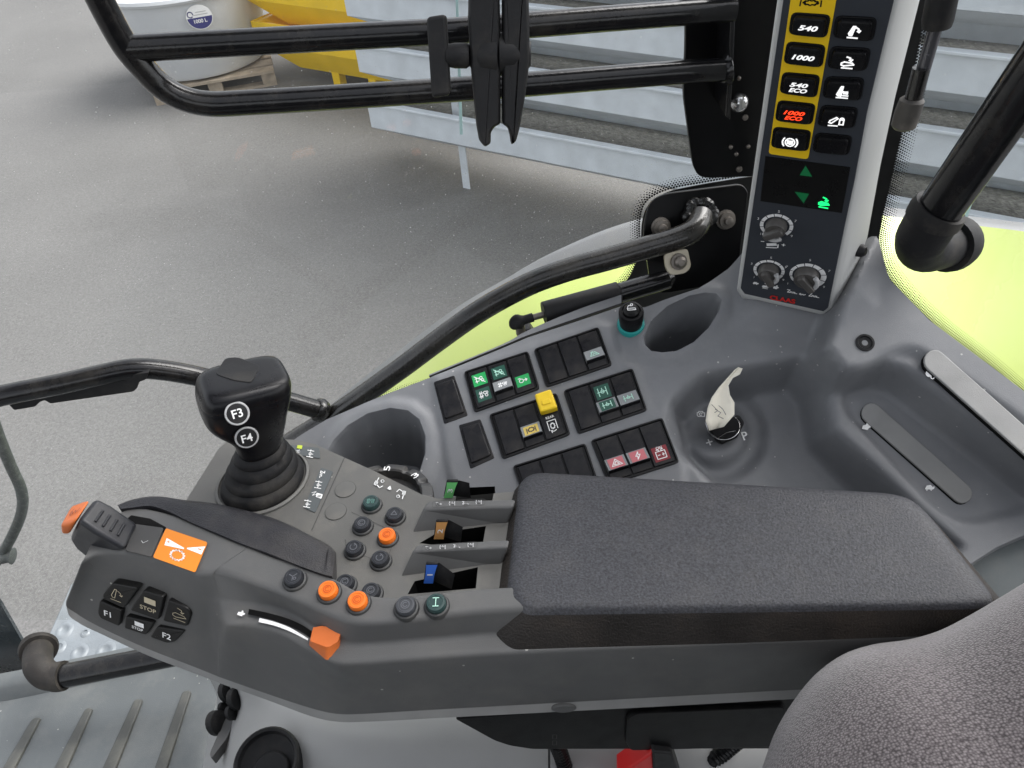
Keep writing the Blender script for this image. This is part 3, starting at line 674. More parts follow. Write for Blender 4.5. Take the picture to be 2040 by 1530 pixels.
# ------------------------------------------------------------------ black bracket plate on the pillar
bpl = Plane(C + V((0, .70, 0)), V((0, -1, 0)))
pp = thing('pillar_bracket', 'flat black bracket plate behind the pillar console, with a domed bolt', 'bracket', bpl.on(1430, 350))
m = MB(); P = round_poly([bpl.on(x, y) for x, y in [(1367, -120), (1366, 100), (1361, 185), (1381, 335), (1395, 356), (1500, 352), (1590, 352), (1640, -120)]], .012); m.prism(P, V((0, .006, 0)), 0); m.build('plate', mat('satin_black_paint', (.003, .003, .0035), .35, var=.05, spec=.2), pp, bevel=.001)
m = MB(); P = [ony(x, y, .655) for x, y in [(1462, -120), (1453, 110), (1446, 232), (1455, 240), (1462, 110), (1472, -120)]]; m.prism(P, V((0, .044, 0)), 0); m.build('flange', TUBE, pp, bevel=.001)
m = MB(); q = bpl.on(1470, 202); m.lathe(q, (0, -1, 0), [(.0095, 0), (.0095, .003), (.0085, .007), (.005, .0105), (.001, .0115)], 20); m.build('bolt', CHROME, pp)
for x, y, r in [(1484, 233, .0028), (1471, 155, .002), (1472, 336, .003), (1466, 306, .002), (1490, 291, .002), (1455, 292, .002)]:
    m = MB(); m.lathe(bpl.on(x, y), (0, -1, 0), [(r, 0), (r, .002), (r * .5, .003)], 12); m.build('rivet', STEEL, pp)

# ------------------------------------------------------------------ twin-tube rail for the terminal
def yl(x): return .615 + .045 * (x - 250) / 1200
tr = thing('terminal_rail', 'black glossy twin-tube rail running in front of the side window', 'rail', ony(1450, 160, .66))
m = MB(); m.tube([ony(x, y, yl(x)) for x, y in [(252, 97), (600, 78), (900, 62), (1200, 38), (1462, 18)]], .0098, 18); m.build('upper_tube', TUBE, tr)
m = MB(); m.tube(catmull([ony(x, y, yl(x)) for x, y in [(1452, 138), (1300, 148), (1000, 172), (700, 192), (500, 204), (420, 207), (365, 196), (322, 172), (288, 138), (250, 92), (215, 30), (170, -60)]], 7), .0098, 18); m.build('lower_tube', TUBE, tr)
m = MB(); m.tube(catmull([ony(1452, 138, yl(1452)) , ony(1447, 139, yl(1447)), ony(1440, 140, yl(1440))], 3), [.013, .0135, .013, .0125, .0118, .011, .0105], 16); m.build('weld', TUBE, tr)

# ------------------------------------------------------------------ double socket arm clamped in front of the rail
ma = thing('mount_arm', 'black double-socket clamping arm with a flat wing knob hanging in front of the twin tubes', 'mount arm', ony(990, 280, .575))
YA = .573; apl = Plane(C + V((0, YA, 0)) + V((0, 0, -.16)), V((0, -1, .30)))
def half(sg, px, name):
    m = MB(); P = [apl.on(x, y) for x, y in px]; P = round_poly(P, .0018, 3)
    n = apl.n; rings = []
    for h, ins in [(-.012, .0016), (-.010, .0004), (-.004, 0), (.004, .0001), (.0075, .0007), (.0092, .0016), (.0098, .0023)]:
        nn = pnormal(P); Q = inset(P, ins, nn); rings.append([q + n * h for q in Q])
    m.loft(rings, 0, True, True, True); m.build(name, BLKM, ma, angle=40)
half(-1, [(934, -80), (994, -80), (997, 60), (997, 246), (986, 251), (978, 262), (978, 284), (966, 292), (954, 278), (948, 245), (938, 140), (932, 40)], 'arm_half')
half(1, [(999, -80), (1050, -80), (1054, 30), (1055, 120), (1046, 190), (1036, 250), (1028, 280), (1018, 288), (1015, 268), (1010, 252), (1000, 246), (1000, 60)], 'arm_half')
m = MB(); m.lathe(apl.on(935, 110, -.002), -RT, [(.0145, -.020), (.0138, -.009), (.0085, -.001), (.0075, .0), (.0075, .016), (.0085, .017)], 24); m.build('clamp_bolt', BLKM, ma)
m = MB(); m.lathe(apl.on(1046, 108, -.002), RT, [(.0145, -.018), (.0138, -.008), (.0095, .0025), (.008, .004)], 24); m.build('clamp_boss', BLKM, ma)
m = MB(); P = round_poly([apl.on(x, y, .009) for x, y in [(849, 34), (889, 28), (898, 190), (860, 196)]], .0035); m.prism(P, -apl.n * .012, 0, 0); m.build('wing_knob', BLKM, ma, bevel=.0025, bseg=3)
m = MB(); m.lathe(apl.on(895, 111, .003), RT, [(.0072, -.002), (.0085, .004), (.0085, .012), (.007, .014)], 18); m.build('knob_hub', RUB, ma)

# ================================================================== SIDE CONSOLE
a_ = math.radians(17); t_ = math.radians(20)
_cf = -UP * math.cos(a_) + RT * math.sin(a_); _r = RT * math.cos(a_) + UP * math.sin(a_)
_c = _cf * math.cos(t_) - FW * math.sin(t_)
CP = Plane(rng(1150, 810, .78), _c.cross(_r)); CP.u = _r; CP.v = CP.n.cross(_r)
def c2(px): return [CP.to2(CP.on(x, y)) for x, y in px]
sc = thing('side_console', 'grey moulded side console with switch banks, cup holders and storage tray beneath the window', 'console', CP.on(1200, 900))
OUT = [(470, 1010), (545, 905), (600, 866), (650, 836), (765, 787), (858, 752), (1000, 694), (1052, 672), (1150, 640), (1235, 611), (1285, 612), (1390, 578), (1450, 536), (1484, 502), (1560, 480), (1660, 470), (1745, 488), (1772, 560), (1850, 640), (1960, 722), (2130, 850), (2200, 1040), (2120, 1046), (2040, 1066), (1985, 1090), (1935, 1122), (1900, 1160), (1800, 1230), (1700, 1240), (1300, 1180), (1000, 1120), (760, 1100), (560, 1080)]
def lifted(px, h):
    return [proj(CP.on(x, y, h) - CP.n * h) for x, y in px]
OUT = [lifted([q], .042)[0] if (q[0] >= 1745 and q[1] < 1045) else q for q in OUT]
CUP1 = [(1281, 674), (1283, 690), (1296, 702), (1318, 705), (1348, 702), (1382, 684), (1412, 655), (1432, 622), (1437, 600), (1426, 588), (1404, 586), (1372, 592), (1330, 612), (1296, 642)]
CUP2 = [(652, 905), (668, 878), (695, 850), (735, 826), (780, 815), (815, 820), (838, 838), (850, 870), (850, 905), (838, 945), (815, 985), (770, 1010), (700, 1010), (655, 960)]
TRAY = c2(round_poly([V((x, y, 0)) for x, y in [(1664, 800), (1700, 742), (1772, 712), (1822, 735), (2090, 930), (2060, 1020), (1925, 1050), (1860, 1015)]], 45, 5) and [(p.x, p.y) for p in round_poly([V((x, y, 0)) for x, y in [(1664, 805), (1700, 745), (1772, 716), (1822, 738), (2090, 930), (2060, 1020), (1925, 1050), (1860, 1015)]], 45, 5)])
VAL = c2([(1500, 720), (1600, 705), (1655, 760), (1672, 850), (1865, 1035), (1930, 1090), (1860, 1160), (1600, 1120), (1420, 980), (1350, 900), (1330, 800), (1400, 740)])
SILL = c2(lifted([(1650, 690), (1672, 620), (1740, 470), (1800, 480), (2290, 900), (2300, 1060), (2150, 980), (1838, 746), (1804, 727), (1768, 717), (1712, 731), (1684, 734)], .042))
SWP = c2([(862, 752), (1045, 690), (1190, 640), (1216, 650), (1240, 722), (1268, 728), (1300, 822), (1326, 826), (1362, 930), (1370, 1040), (960, 1060), (895, 950)])
DISH = c2([(1440 + 118 * math.cos(k), 838 + 108 * math.sin(k)) for k in np.linspace(0, 2 * math.pi, 30)[:-1]])
BOSS = c2([(1440 + 78 * math.cos(k), 838 + 72 * math.sin(k)) for k in np.linspace(0, 2 * math.pi, 30)[:-1]])
HC1 = c2(CUP1); HC2 = c2(CUP2)
FOOT = c2([(1470, 480), (1740, 470), (1700, 640), (1650, 668), (1480, 640)])
LWELL = c2([(1455, 965), (1530, 950), (1590, 985), (1640, 1060), (1500, 1080), (1400, 1040)])
def chf(A):
    A = np.asarray(A, float); z = np.zeros(len(A))
    z += -.050 * sstep(-sdist(A, VAL) / .023)
    z += .044 * sstep((.013 - sdist(A, SILL)) / .015)
    z += -.006 * sstep((.002 - sdist(A, TRAY)) / .010)
    z += .0035 * sstep((.003 - sdist(A, SWP)) / .006)
    z += -.008 * sstep((.002 - sdist(A, DISH)) / .014)
    z += .011 * sstep((.001 - sdist(A, BOSS)) / .012)
    z += .004 * sstep((.016 - np.abs(sdist(A, HC1))) / .012)
    z += .005 * sstep((.016 - np.abs(sdist(A, HC2))) / .012)
    z += .012 * sstep((.012 - sdist(A, FOOT)) / .03)
    z += -.02 * sstep(-sdist(A, LWELL) / .02)
    return z
m = MB(); rims = sheet(m, CP, OUT, [CUP1, CUP2], .0042, chf, 0, .05)
m.build('shell', PL, sc, angle=70)
def hat(x, y): return float(chf(np.array([CP.to2(CP.on(x, y))]))[0])
def on(x, y, h=0.0): return CP.on(x, y, hat(x, y) + h)
for ring, dd, tp in ((rims[0], V((0.0, .012, -.075)), .10), (rims[1], V((0, .01, -.085)), .12)):
    m = MB(); c = sum(ring, V()) / len(ring); R1 = [p + (c - p) * .04 - CP.n * .004 for p in ring]
    m.loft([ring, [p + (c - p) * .012 - CP.n * .0008 for p in ring], R1], 0); well(m, R1, dd, 0, None, tp, 8)
    m.build('cup_holder', PL, sc, angle=70)

# switch banks
def rocker(par, q, kind, label=None):
    """one rocker in its quad: body with a rising lens, then symbols"""
    m = MB(); mats = [ROCK, LENS, GRN, GRND, YELP, PINK, DRED, WHT, MINT, YELL, INK]
    prof = {'flat': [(0, .0022), (.5, .0028), (1, .0022)], 'blank': [(0, .0022), (.5, .0026), (1, .0022)],
            'lift': [(0, .0015), (.5, .003), (.80, .0085), (.82, .0080), (.845, .002), (1, .0012)], 'cap': [(0, .0022), (.40, .0022), (1, .0022)]}[kind[0]]
    e = .035
    for (t0, h0), (t1, h1) in zip(prof, prof[1:]):
        mi = 1 if kind[0] == 'lift' and t0 == .5 else 0
        m.add([q.at(e, t0, h0), q.at(1 - e, t0, h0), q.at(1 - e, t1, h1), q.at(e, t1, h1)], [[0, 1, 2, 3]], mi)
        m.add([q.at(e, t0, h0), q.at(e, t1, h1), q.at(0, t1, -.001), q.at(0, t0, -.001)], [[0, 1, 2, 3]], mi)
        m.add([q.at(1 - e, t0, h0), q.at(1 - e, t1, h1), q.at(1, t1, -.001), q.at(1, t0, -.001)], [[0, 1, 2, 3]], mi)
    for t, h in (prof[0], prof[-1]): m.add([q.at(e, t, h), q.at(1 - e, t, h), q.at(1 - e, t, -.001), q.at(e, t, -.001)], [[0, 1, 2, 3]], 0)
    def hh(t):
        for (t0, h0), (t1, h1) in zip(prof, prof[1:]):
            if t0 <= t <= t1: return h0 + (h1 - h0) * (t - t0) / (t1 - t0)
        return .002
    for sp in kind[1:]:
        t0, t1, col, ic, imi = sp[:5]
        a = Quad(q.at(.14, t0, hh(t0) + .0003), q.at(.86, t0, hh(t0) + .0003), q.at(.86, t1, hh(t1) + .0003), q.at(.14, t1, hh(t1) + .0003))
        if col is not None: m.poly(a.ring(), col)
        if ic:
            s = a.sub(.12, .08, .88, .92)
            for i, nm in enumerate(ic.split('+')): icon(m, s, nm, .0003, imi, .0008)
        for tx in sp[5:]: m.text(tx[0], a.at(.5, tx[1], .0003), a.u().normalized(), a.w().normalized(), tx[2], imi, .01)
    o = m.build('rocker_switch', mats, par, angle=25)
    if label: o['label'] = label
    return o
def bank(tl, tr, br, bl, kinds, label, h=.0035):
    q = pquad(CP, tl, tr, br, bl, h)
    m = MB(); P = round_poly(q.ring(-.002), .004, 3); nn = pnormal(P)
    if nn.dot(q.n) < 0: P = P[::-1]; nn = -nn
    o1 = [p + q.n * .0045 for p in inset(P, .0008, nn)]; o2 = [p + q.n * .0046 for p in inset(P, .0022, nn)]; o3 = [p + q.n * .0022 for p in inset(P, .0030, nn)]
    m.loft([P, o1, o2, o3], 0); m.poly(o3, 0); fr = m.build('switch_bank', BLK, sc, angle=30)
    fr['label'] = label
    n = len(kinds); iu, iv = .055, .075
    for i, k in enumerate(kinds):
        s0 = iu + (1 - 2 * iu) * i / n + .006; s1 = iu + (1 - 2 * iu) * (i + 1) / n - .006
        rocker(fr, q.sub(s0, iv, s1, 1 - iv, .0008), k)
B = ('blank',)
bank((923, 741), (1053, 699), (1077, 776), (945, 824), [('flat', (.12, .45, 2, 'exhx', 7), (.54, .88, 3, 'exh', 7)), ('lift', (.10, .44, 3, 'exhx', 8), (.52, .79, 1, 'exh', 7)), ('flat', (.56, .86, 2, 'hyd', 7))], 'switch bank with three lit green symbols')
bank((1062, 696), (1193, 651), (1221, 729), (1088, 774), [B, B, ('lift', (.52, .79, None, 'beacon', 8))], 'switch bank with two blanks and a grey beacon switch')
bank((973, 826), (1110, 782), (1138, 867), (1001, 917), [B, ('lift', (.54, .78, 4, 'ptobar', 10)), ('cap', (.50, .95, None, 'pto', 7, ('REAR', -.02, .0026)))], 'switch bank with a yellow hinged cap')
bank((1121, 778), (1261, 733), (1291, 819), (1151, 867), [B, ('lift', (.10, .46, 3, 'axle', 8), (.52, .79, 3, 'axle', 8)), ('lift', (.52, .79, None, 'axle', 8))], 'switch bank with axle symbols')
bank((1020, 928), (1167, 882), (1199, 977), (1055, 1026), [B, B, B], 'bank of three blank switches half hidden by the padded armrest')
bank((1175, 877), (1320, 831), (1355, 922), (1212, 968), [('lift', (.52, .79, 5, 'tri', 7)), ('lift', (.52, .79, 5, 'bolt', 7)), ('flat', (.58, .93, 6, 'batt', 7, ('ON', .1, .0028)))], 'switch bank with three red symbols')
# the yellow cap over the last switch of its bank
q = pquad(CP, (1066, 792), (1098, 781), (1112, 818), (1078, 828), .0065)
m = MB(); m.prism(round_poly(q.ring(), .002, 2), q.n * .011, 0, .002); m.prism(round_poly(q.sub(.25, .45, .75, .7, .011).ring(), .001, 2), q.n * .001, 0, .0005); m.build('safety_cap', YELL, sc, angle=30)
for qd in (((866, 764), (905, 751), (930, 826), (886, 842)), ((916, 850), (957, 838), (983, 911), (938, 931))):
    q = pquad(CP, *qd, .003); m = MB()
    P = round_poly(q.ring(-.002, -.04), .002, 3); m.prism(P, q.n * .003, 0, .0008); m.prism(round_poly(q.ring(.0012, .06), .002, 3), q.n * .0022, 0, .0012)
    m.build('blanking_plate', ROCK, sc, angle=30)
# ignition marks
m = MB()
def cmark(x, y, r, name, mi=0, w=.0007, rot=0): icon(m, Quad(*[on(x + dx * math.cos(rot) - dy * math.sin(rot), y + dx * math.sin(rot) + dy * math.cos(rot), .0005) for dx, dy in ((-r, -r), (r, -r), (r, r), (-r, r))]), name, 0, mi, w)
cmark(1396, 824, 10, 'engine', 0, .0009); m.build('key_position_mark', WHT, sc); m = MB()
m.text('+', on(1413, 881, .0008), CP.u, CP.v, .0068, 0, .01); m.build('key_position_mark', WHT, sc); m = MB(); m.text('P', on(1484, 868, .0008), CP.u, CP.v, .0088, 0, .015); m.build('key_position_mark', WHT, sc); m = MB()
q = Quad(on(1439, 873, .0006), on(1455, 872, .0006), on(1456, 894, .0006), on(1440, 895, .0006)); m.stroke(q.ring(), .0006, CP.n, 0, True); m.stroke([q.at(*p) for p in circ(.5, .6, .3, 10)], .0006, CP.n, 0, True)
m.build('key_position_mark', WHT, sc)
# ribbed strips with heater symbols
def strip(p0, p1, rpx, h0, label, marks, ang):
    d = V((p1[0] - p0[0], p1[1] - p0[1], 0)).normalized(); n = V((-d.y, d.x, 0)); px = []
    for k in np.linspace(90, 270, 9): px.append((p0[0] + rpx * (n.x * math.sin(math.radians(k)) + d.x * math.cos(math.radians(k))), p0[1] + rpx * (n.y * math.sin(math.radians(k)) + d.y * math.cos(math.radians(k)))))
    for k in np.linspace(270, 450, 9): px.append((p1[0] + rpx * (n.x * math.sin(math.radians(k)) + d.x * math.cos(math.radians(k))), p1[1] + rpx * (n.y * math.sin(math.radians(k)) + d.y * math.cos(math.radians(k)))))
    hh = max(hat(*p0), hat(*p1), hat((p0[0] + p1[0]) / 2, (p0[1] + p1[1]) / 2))
    P = [CP.on(x, y, hh - .003) for x, y in px]; m = MB(); m.prism(P, CP.n * .0056, 0, .001)
    o = m.build('inlay_strip', INLAY, sc, angle=30); o['label'] = label
    k = MB(); k.prism([CP.on(x - 1.6, y + 1.6, hh - .0028) for x, y in px], CP.n * .0034, 0); k.build('inlay_gap', HOLE, sc)
    for x, y, nm in marks:
        s = MB(); q = Quad(*[on(x + dx, y + dy, .0007) for dx, dy in ((-10, -10), (10, -10), (10, 10), (-10, 10))]); icon(s, q, nm, 0, 0, .0009, True); s.build('heater_symbol', GRYP if False else WHT, sc)
strip((1733, 826), (1912, 985), 20, 0, 'lower inlay strip inside the storage tray', [(1726, 849, 'rabbit'), (1852, 970, 'turtle')], 0)
strip((1858, 723), (2085, 925), 22, 0, 'upper inlay strip along the window edge', [(1853, 746, 'face'), (1983, 858, 'face')], 0)
m = MB(); q = on(1723, 683); m.lathe(q, CP.n, [(.0088, -.006), (.0085, .0012), (.0065, .0014), (.0058, .0002), (.0028, .0001), (.0022, -.002)], 24); m.build('screw', BLK, sc)
# shiny ledge between switches and glass with a thin black gasket line
A = [(855, 750), (1000, 691), (1052, 670), (1150, 637), (1238, 607)]
lw = [4, 5, 12, 20, 20]
m = MB(); a = catmull([CP.on(x, y, -.002) for x, y in A], 5); b = catmull([CP.on(x, y - w_, -.004) for (x, y), w_ in zip(A, lw)], 5)
m.loft([[p.lerp(q_, .12) for p, q_ in zip(a, b)], b, [p - V((0, -.008, .05)) for p in b]], 0, False); m.build('ledge', PL, sc, angle=40)
m = MB(); m.loft([[p - CP.n * .006 for p in a], [p + CP.n * .001 for p in a], [p.lerp(q_, .14) + CP.n * .001 for p, q_ in zip(a, b)], [p.lerp(q_, .14) - CP.n * .006 for p, q_ in zip(a, b)]], 0, False); m.build('gasket', BLK, sc, angle=40)

# cigarette lighter in its teal ring
q = on(1257, 648); cl = thing('cigarette_lighter', 'round black cigarette lighter plug in a teal ring', 'lighter', q); ax = (CP.n + V((0, 0, .5)) - RT * .05).normalized()
m = MB(); m.lathe(q, ax, [(.0138, -.006), (.0142, .003), (.0135, .0045), (.0118, .005)], 32, cap1=True); m.build('teal_ring', TEAL, cl)
m = MB(); m.lathe(q, ax, [(.0118, -.004), (.0118, .012), (.0125, .0125), (.0127, .024), (.0118, .0265), (.0095, .0268), (.0092, .0245), (.0082, .0245), (.0080, .0285), (.006, .031), (.002, .0318)], 32, cap1=True); m.build('plug', BLK, cl, angle=30)
m = MB(); o = q + ax * .0325; fq = Quad(o - _r * .005 + CP.v * .005, o + _r * .005 + CP.v * .005, o + _r * .005 - CP.v * .005, o - _r * .005 - CP.v * .005)
for pts, cc in (([(.1, .65), (.85, .85), (.85, .65), (.1, .45)], 1), ([(.1, .45), (.3, .2), (.55, .3)], 0), (circ(.62, .2, .12, 8), 1)): m.stroke([fq.at(*p) for p in pts], .0007, ax, 0, cc)
m.build('symbol', WHT, cl)
# ignition key and its paper tag
q = on(1440, 850); kx = (CP.n * .8 - CP.v * .35 + V((0, 0, .3))).normalized()
ky = thing('ignition_key', 'black ignition key in its barrel with a wire ring', 'key', q)
m = MB(); m.lathe(q, CP.n, [(.016, -.002), (.0155, .003), (.012, .005), (.0115, .0035)], 28); m.build('barrel', BLK, ky)
m = MB(); kp = Plane(q + CP.n * .012, CP.n - UP * .3 + RT * .1); P = round_poly([kp.on(x, y) for x, y in [(1407, 846), (1432, 838), (1470, 826), (1481, 842), (1466, 872), (1434, 886), (1418, 872)]], .003); m.prism(P, kp.n * .007, 0, .002); m.box(q + CP.n * .002, _r * .004, CP.v * .008, CP.n * .012); m.build('key_head', BLK, ky, angle=30)
m = MB(); m.tube([kp.on(1442 + 32 * math.cos(k), 850 + 26 * math.sin(k), .011 + .004 * math.sin(k * 2)) for k in np.linspace(-2.6, 2.4, 24)], .0004, 6); m.tube([kp.on(x, y, .012) for x, y in [(1405, 840), (1412, 862), (1430, 873), (1448, 862), (1466, 858)]], .0005, 6); m.build('wire_ring', CHROME, ky)
pg = MB(); tp = Plane(q + CP.n * .028, CP.n * .8 + V((-.1, 0, .6)))
S = [[(1413, 858), (1442, 850)], [(1406, 838), (1463, 826)], [(1410, 812), (1463, 802)], [(1418, 792), (1454, 787)], [(1432, 772), (1451, 768)], [(1450, 752), (1460, 753)], [(1463, 737), (1474, 746)], [(1470, 732), (1479, 734)]]
rs = []
for i, ((x0, y0), (x1, y1)) in enumerate(S): rs.append([tp.on(x0 + (x1 - x0) * t, y0 + (y1 - y0) * t, .006 * i + .006 * abs(t - .42) * (7 - i) / 4 + random.uniform(-.0006, .0006)) for t in np.linspace(0, 1, 7)])
pg.loft(rs, 0, False); 
for pts in ([(1425, 815), (1436, 822), (1430, 829), (1441, 834)], [(1418, 806), (1430, 818), (1424, 822)], [(1432, 808), (1440, 815), (1446, 826)]): pg.stroke([tp.on(x, y, (858 - y) * .0003 + .0018) for x, y in pts], .0005, tp.n, 1)
o = pg.build('paper_tag', [PAPER, INK], None, angle=14); tag(o, 'torn cream paper tag with pen scribbles tied to the ignition key', 'paper tag')
so = o.modifiers.new('Solidify', 'SOLIDIFY'); so.thickness = .0003

# panel behind the console at the right edge
m = MB(); A = catmull([CP.on(x, y, -.006) for x, y in [(1870, 1205), (1904, 1164), (1938, 1127), (1988, 1095), (2043, 1071), (2123, 1051), (2260, 1030)]], 4)
m.loft([A, [p + V((.001, -.004, .0)) for p in A], [p + V((.005, -.012, .001)) for p in A], [p + V((.03, -.06, -.015)) for p in A], [p + V((.05, -.12, -.06)) for p in A], [p + V((.05, -.14, -.3)) for p in A]], 0, False)
o = m.build('rear_trim_panel', mat('slate_grey_plastic', (.075, .088, .092), .5, bump=.3, bs=1600, dust=.1, vs=8), None, angle=70); tag(o, 'slate grey curved trim panel between side console and seat', 'trim panel')

# ================================================================== PILLAR CONSOLE
_bl = C + V((.239, .623, -.47)); _br = C + V((.313, .589, -.47)); PP = Plane(_bl, (_br - _bl).cross(ony(1560, 0, .55) - _bl))
PP.u = (_br - _bl).normalized(); PP.v = PP.n.cross(PP.u)
if PP.v.z < 0: PP.v = -PP.v
pc = thing('pillar_console', 'upright pillar console with slate faceplate, lit buttons and three round knobs', 'console', PP.on(1560, 620))
FP = [(1580, -110), (1562, 0), (1520, 311), (1479, 574), (1490, 583), (1640, 616), (1651, 610), (1684, 445), (1703, 357), (1728, 220), (1779, 0), (1806, -110)]
FPs = [(1577, -110), (1476, 572), (1484, 583), (1641, 618), (1650, 611), (1684, 445), (1703, 357), (1728, 221), (1781, 0), (1806, -110)]
m = MB()
r0 = [PP.on(x, y, -.002) for x, y in FPs]
r1 = [PP.on(x, y, -.0025) for x, y in [(1566, -110), (1470, 574), (1480, 588), (1641, 624), (1656, 614), (1690, 445), (1708, 357), (1735, 221), (1790, 0), (1816, -110)]]
r2 = [PP.on(x, y, -.008) for x, y in [(1564, -110), (1468, 577), (1478, 594), (1642, 629), (1664, 612), (1700, 445), (1722, 345), (1755, 200), (1802, 0), (1830, -110)]]
r3 = [PP.on(x, y, -.050) for x, y in [(1572, -110), (1482, 600), (1500, 618), (1646, 646), (1672, 632), (1728, 472), (1754, 329), (1784, 190), (1832, 0), (1862, -110)]]
r4 = [p - PP.n * .03 for p in r3]
m.loft([r0, r1, r2, r3, r4], 0); m.poly(r0, 0); m.build('body', LGT, pc, angle=50, bevel=.0015, bseg=3)
m = MB(); m.prism([PP.on(x, y, -.0018) for x, y in FPs], PP.n * .0018, 0, .0006); m.build('faceplate', FACE, pc, angle=30)
m = MB(); m.prism(round_poly([PP.on(x, y, .0002) for x, y in [(1590, -105), (1575, 0), (1531, 306), (1610, 317), (1666, 0), (1683, -105)]], [.001, .001, .003, .003, .001, .001]), PP.n * .0003, 0); m.build('yellow_field', FYEL, pc)
KEYS = [(((1580, 26), (1652, 31), (1644, 73), (1574, 66)), '540', None, 'w'), (((1571, 84), (1642, 91), (1635, 132), (1564, 124)), '1000', None, 'w'), (((1562, 145), (1631, 151), (1624, 192), (1556, 183)), '540\nECO', None, 'w'),
        (((1553, 201), (1622, 208), (1615, 246), (1547, 238)), '1000\nECO', None, 'r'), (((1544, 254), (1613, 261), (1607, 299), (1539, 291)), None, 'brake', 'w'),
        (((1668, 33), (1744, 37), (1736, 80), (1662, 73)), None, 'raise', 'w'), (((1658, 94), (1732, 98), (1723, 139), (1651, 133)), None, 'lower', 'w'), (((1648, 154), (1719, 157), (1712, 198), (1641, 192)), None, 'lift2', 'w'), (((1639, 211), (1707, 216), (1699, 253), (1631, 248)), None, 'lock', 'w'), (((1628, 266), (1695, 272), (1688, 307), (1621, 300)), None, None, 'w')]
for px, txt, ic, col in KEYS:
    q = pquad(PP, *px, .0006)
    g = MB(); g.prism(round_poly(q.ring(-.0004, -.05), .0045, 4), q.n * .0012, 0, .0005)
    P = round_poly(q.ring(.0004, .035), .0035, 4); g.prism(P, q.n * .0034, 0, .0016)
    k = g.build('key', KEYB, pc, angle=40)
    s = MB()
    if txt:
        ls = txt.split('\n'); 
        for i, l in enumerate(ls): s.text(l, q.at(.5, .5 + (i - (len(ls) - 1) / 2) * .27, .0044), q.u().normalized(), q.w().normalized(), .0036 if len(ls) > 1 else .0040, 0, .035, .0145 if len(l) > 3 else .0122, .12)
    if ic: icon(s, Quad(*[q.at(.5 + a * .24, .5 + b * .36, .0044) for a, b in ((-1, -1), (1, -1), (1, 1), (-1, 1))]), ic, 0, 0, .0011, ic in ('lift2', 'raise'))
    if s.v: s.build('lit_symbol', LITR if col == 'r' else LITW, k)
m = MB(); q = pquad(PP, (1592, -4), (1642, -2), (1640, 15), (1588, 13), .0006); icon(m, q, 'ptobar', 0, 0, .001); m.build('printed_symbol', BLK, pc)
m = MB(); m.prism([PP.on(x, y, .0001) for x, y in [(1525, 311), (1694, 333), (1677, 424), (1515, 400)]], PP.n * .0003, 0); dsp = m.build('display', DISP, pc)
m = MB(); m.poly([PP.on(x, y, .0006) for x, y in [(1605, 330), (1618, 352), (1593, 349)]]); m.poly([PP.on(x, y, .0006) for x, y in [(1583, 382), (1612, 386), (1601, 405)]]); m.build('dim_arrow', DIMG, dsp)
m = MB(); q = pquad(PP, (1630, 388), (1658, 392), (1654, 418), (1626, 413), .0007); icon(m, q, 'lower', 0, 0, .0014, True); m.build('lit_arm_symbol', LITG, dsp)
def knob(x, y, ro, ri, rb, ang, label):
    o = PP.on(x, y); f = (o - C).dot(FW) / FPX; m = MB()
    A = lambda a, r, h: o + PP.u * (r * f * math.cos(math.radians(a))) + PP.v * (r * f * math.sin(math.radians(a))) + PP.n * h
    for i in range(9):
        a0 = 225 - i * 30 - 1.5; a1 = 225 - (i + 1) * 30 + 1.5; rr = ri + (ro - ri) * (.45 + .55 * i / 8 if ro - ri > 8 else 1)
        arc = [A(a0 + (a1 - a0) * k / 4, ri, .0006) for k in range(5)] + [A(a1 + (a0 - a1) * k / 4, rr, .0006) for k in range(5)]
        m.poly(arc, 1)
    for a, t in ((225, '1'), (160, '3'), (90, '5'), (30, '7'), (-35, '9')): m.text(t, A(a, ro + 7, .0006), PP.u, PP.v, .0028, 1)
    kb = m.build('dial_scale', [FACE, WHT], pc, flat=True)
    m = MB(); n1 = 30; ring = lambda r, h: [A(360 * k / n1, r * (1 + .0 * k), h) for k in range(n1)]
    m.loft([ring(rb * 1.0, .0), ring(rb * .95, .007), ring(rb * .86, .0085)], 0); m.poly(ring(rb * .86, .0085), 0)
    P = [A(ang - 90, rb * .52, .0117), A(ang, rb * 1.12, .0117), A(ang + 12, rb * 1.12, .0117), A(ang + 90, rb * .52, .0117)]
    d = A(ang, 1, 0) - A(ang, 0, 0); d.normalize(); s = PP.n.cross(d)
    m.prism(round_poly([o + d * (-rb * f * .8) - s * (.0035) + PP.n * .007, o + d * (rb * f * 1.12) - s * .0035 + PP.n * .007, o + d * (rb * f * 1.12) + s * .0035 + PP.n * .007, o + d * (-rb * f * .8) + s * .0035 + PP.n * .007], .0025), PP.n * .0065, 0, .0015)
    k = m.build('control_knob', KNOB, pc, angle=35); k['label'] = label
    m = MB(); P = []
    for k_ in range(7): P.append(A(ang + 95 - 115 * k_ / 6, rb * .95, .0092))
    m.tube(catmull(P, 3), .0022, 8, 0); m.build('pointer', GRYP, k)
knob(1547, 449, 32, 25, 21, 215, 'upper knob above the depth symbol')
knob(1532, 538, 30, 24, 20, 300, 'lower left knob between turtle and rabbit symbols')
knob(1607, 548, 38, 27, 24, 310, 'lower right knob with the widest white scale')
m = MB(); icon(m, pquad(PP, (1528, 480), (1552, 483), (1550, 498), (1525, 495), .0006), 'depth', 0, 0, .0011, True); m.text('-', PP.on(1519, 481, .0006), PP.u, PP.v, .0008, 0, .02, .003); m.text('+', PP.on(1561, 488, .0006), PP.u, PP.v, .0034, 0, .02); m.build('printed_symbols', WHT, pc)
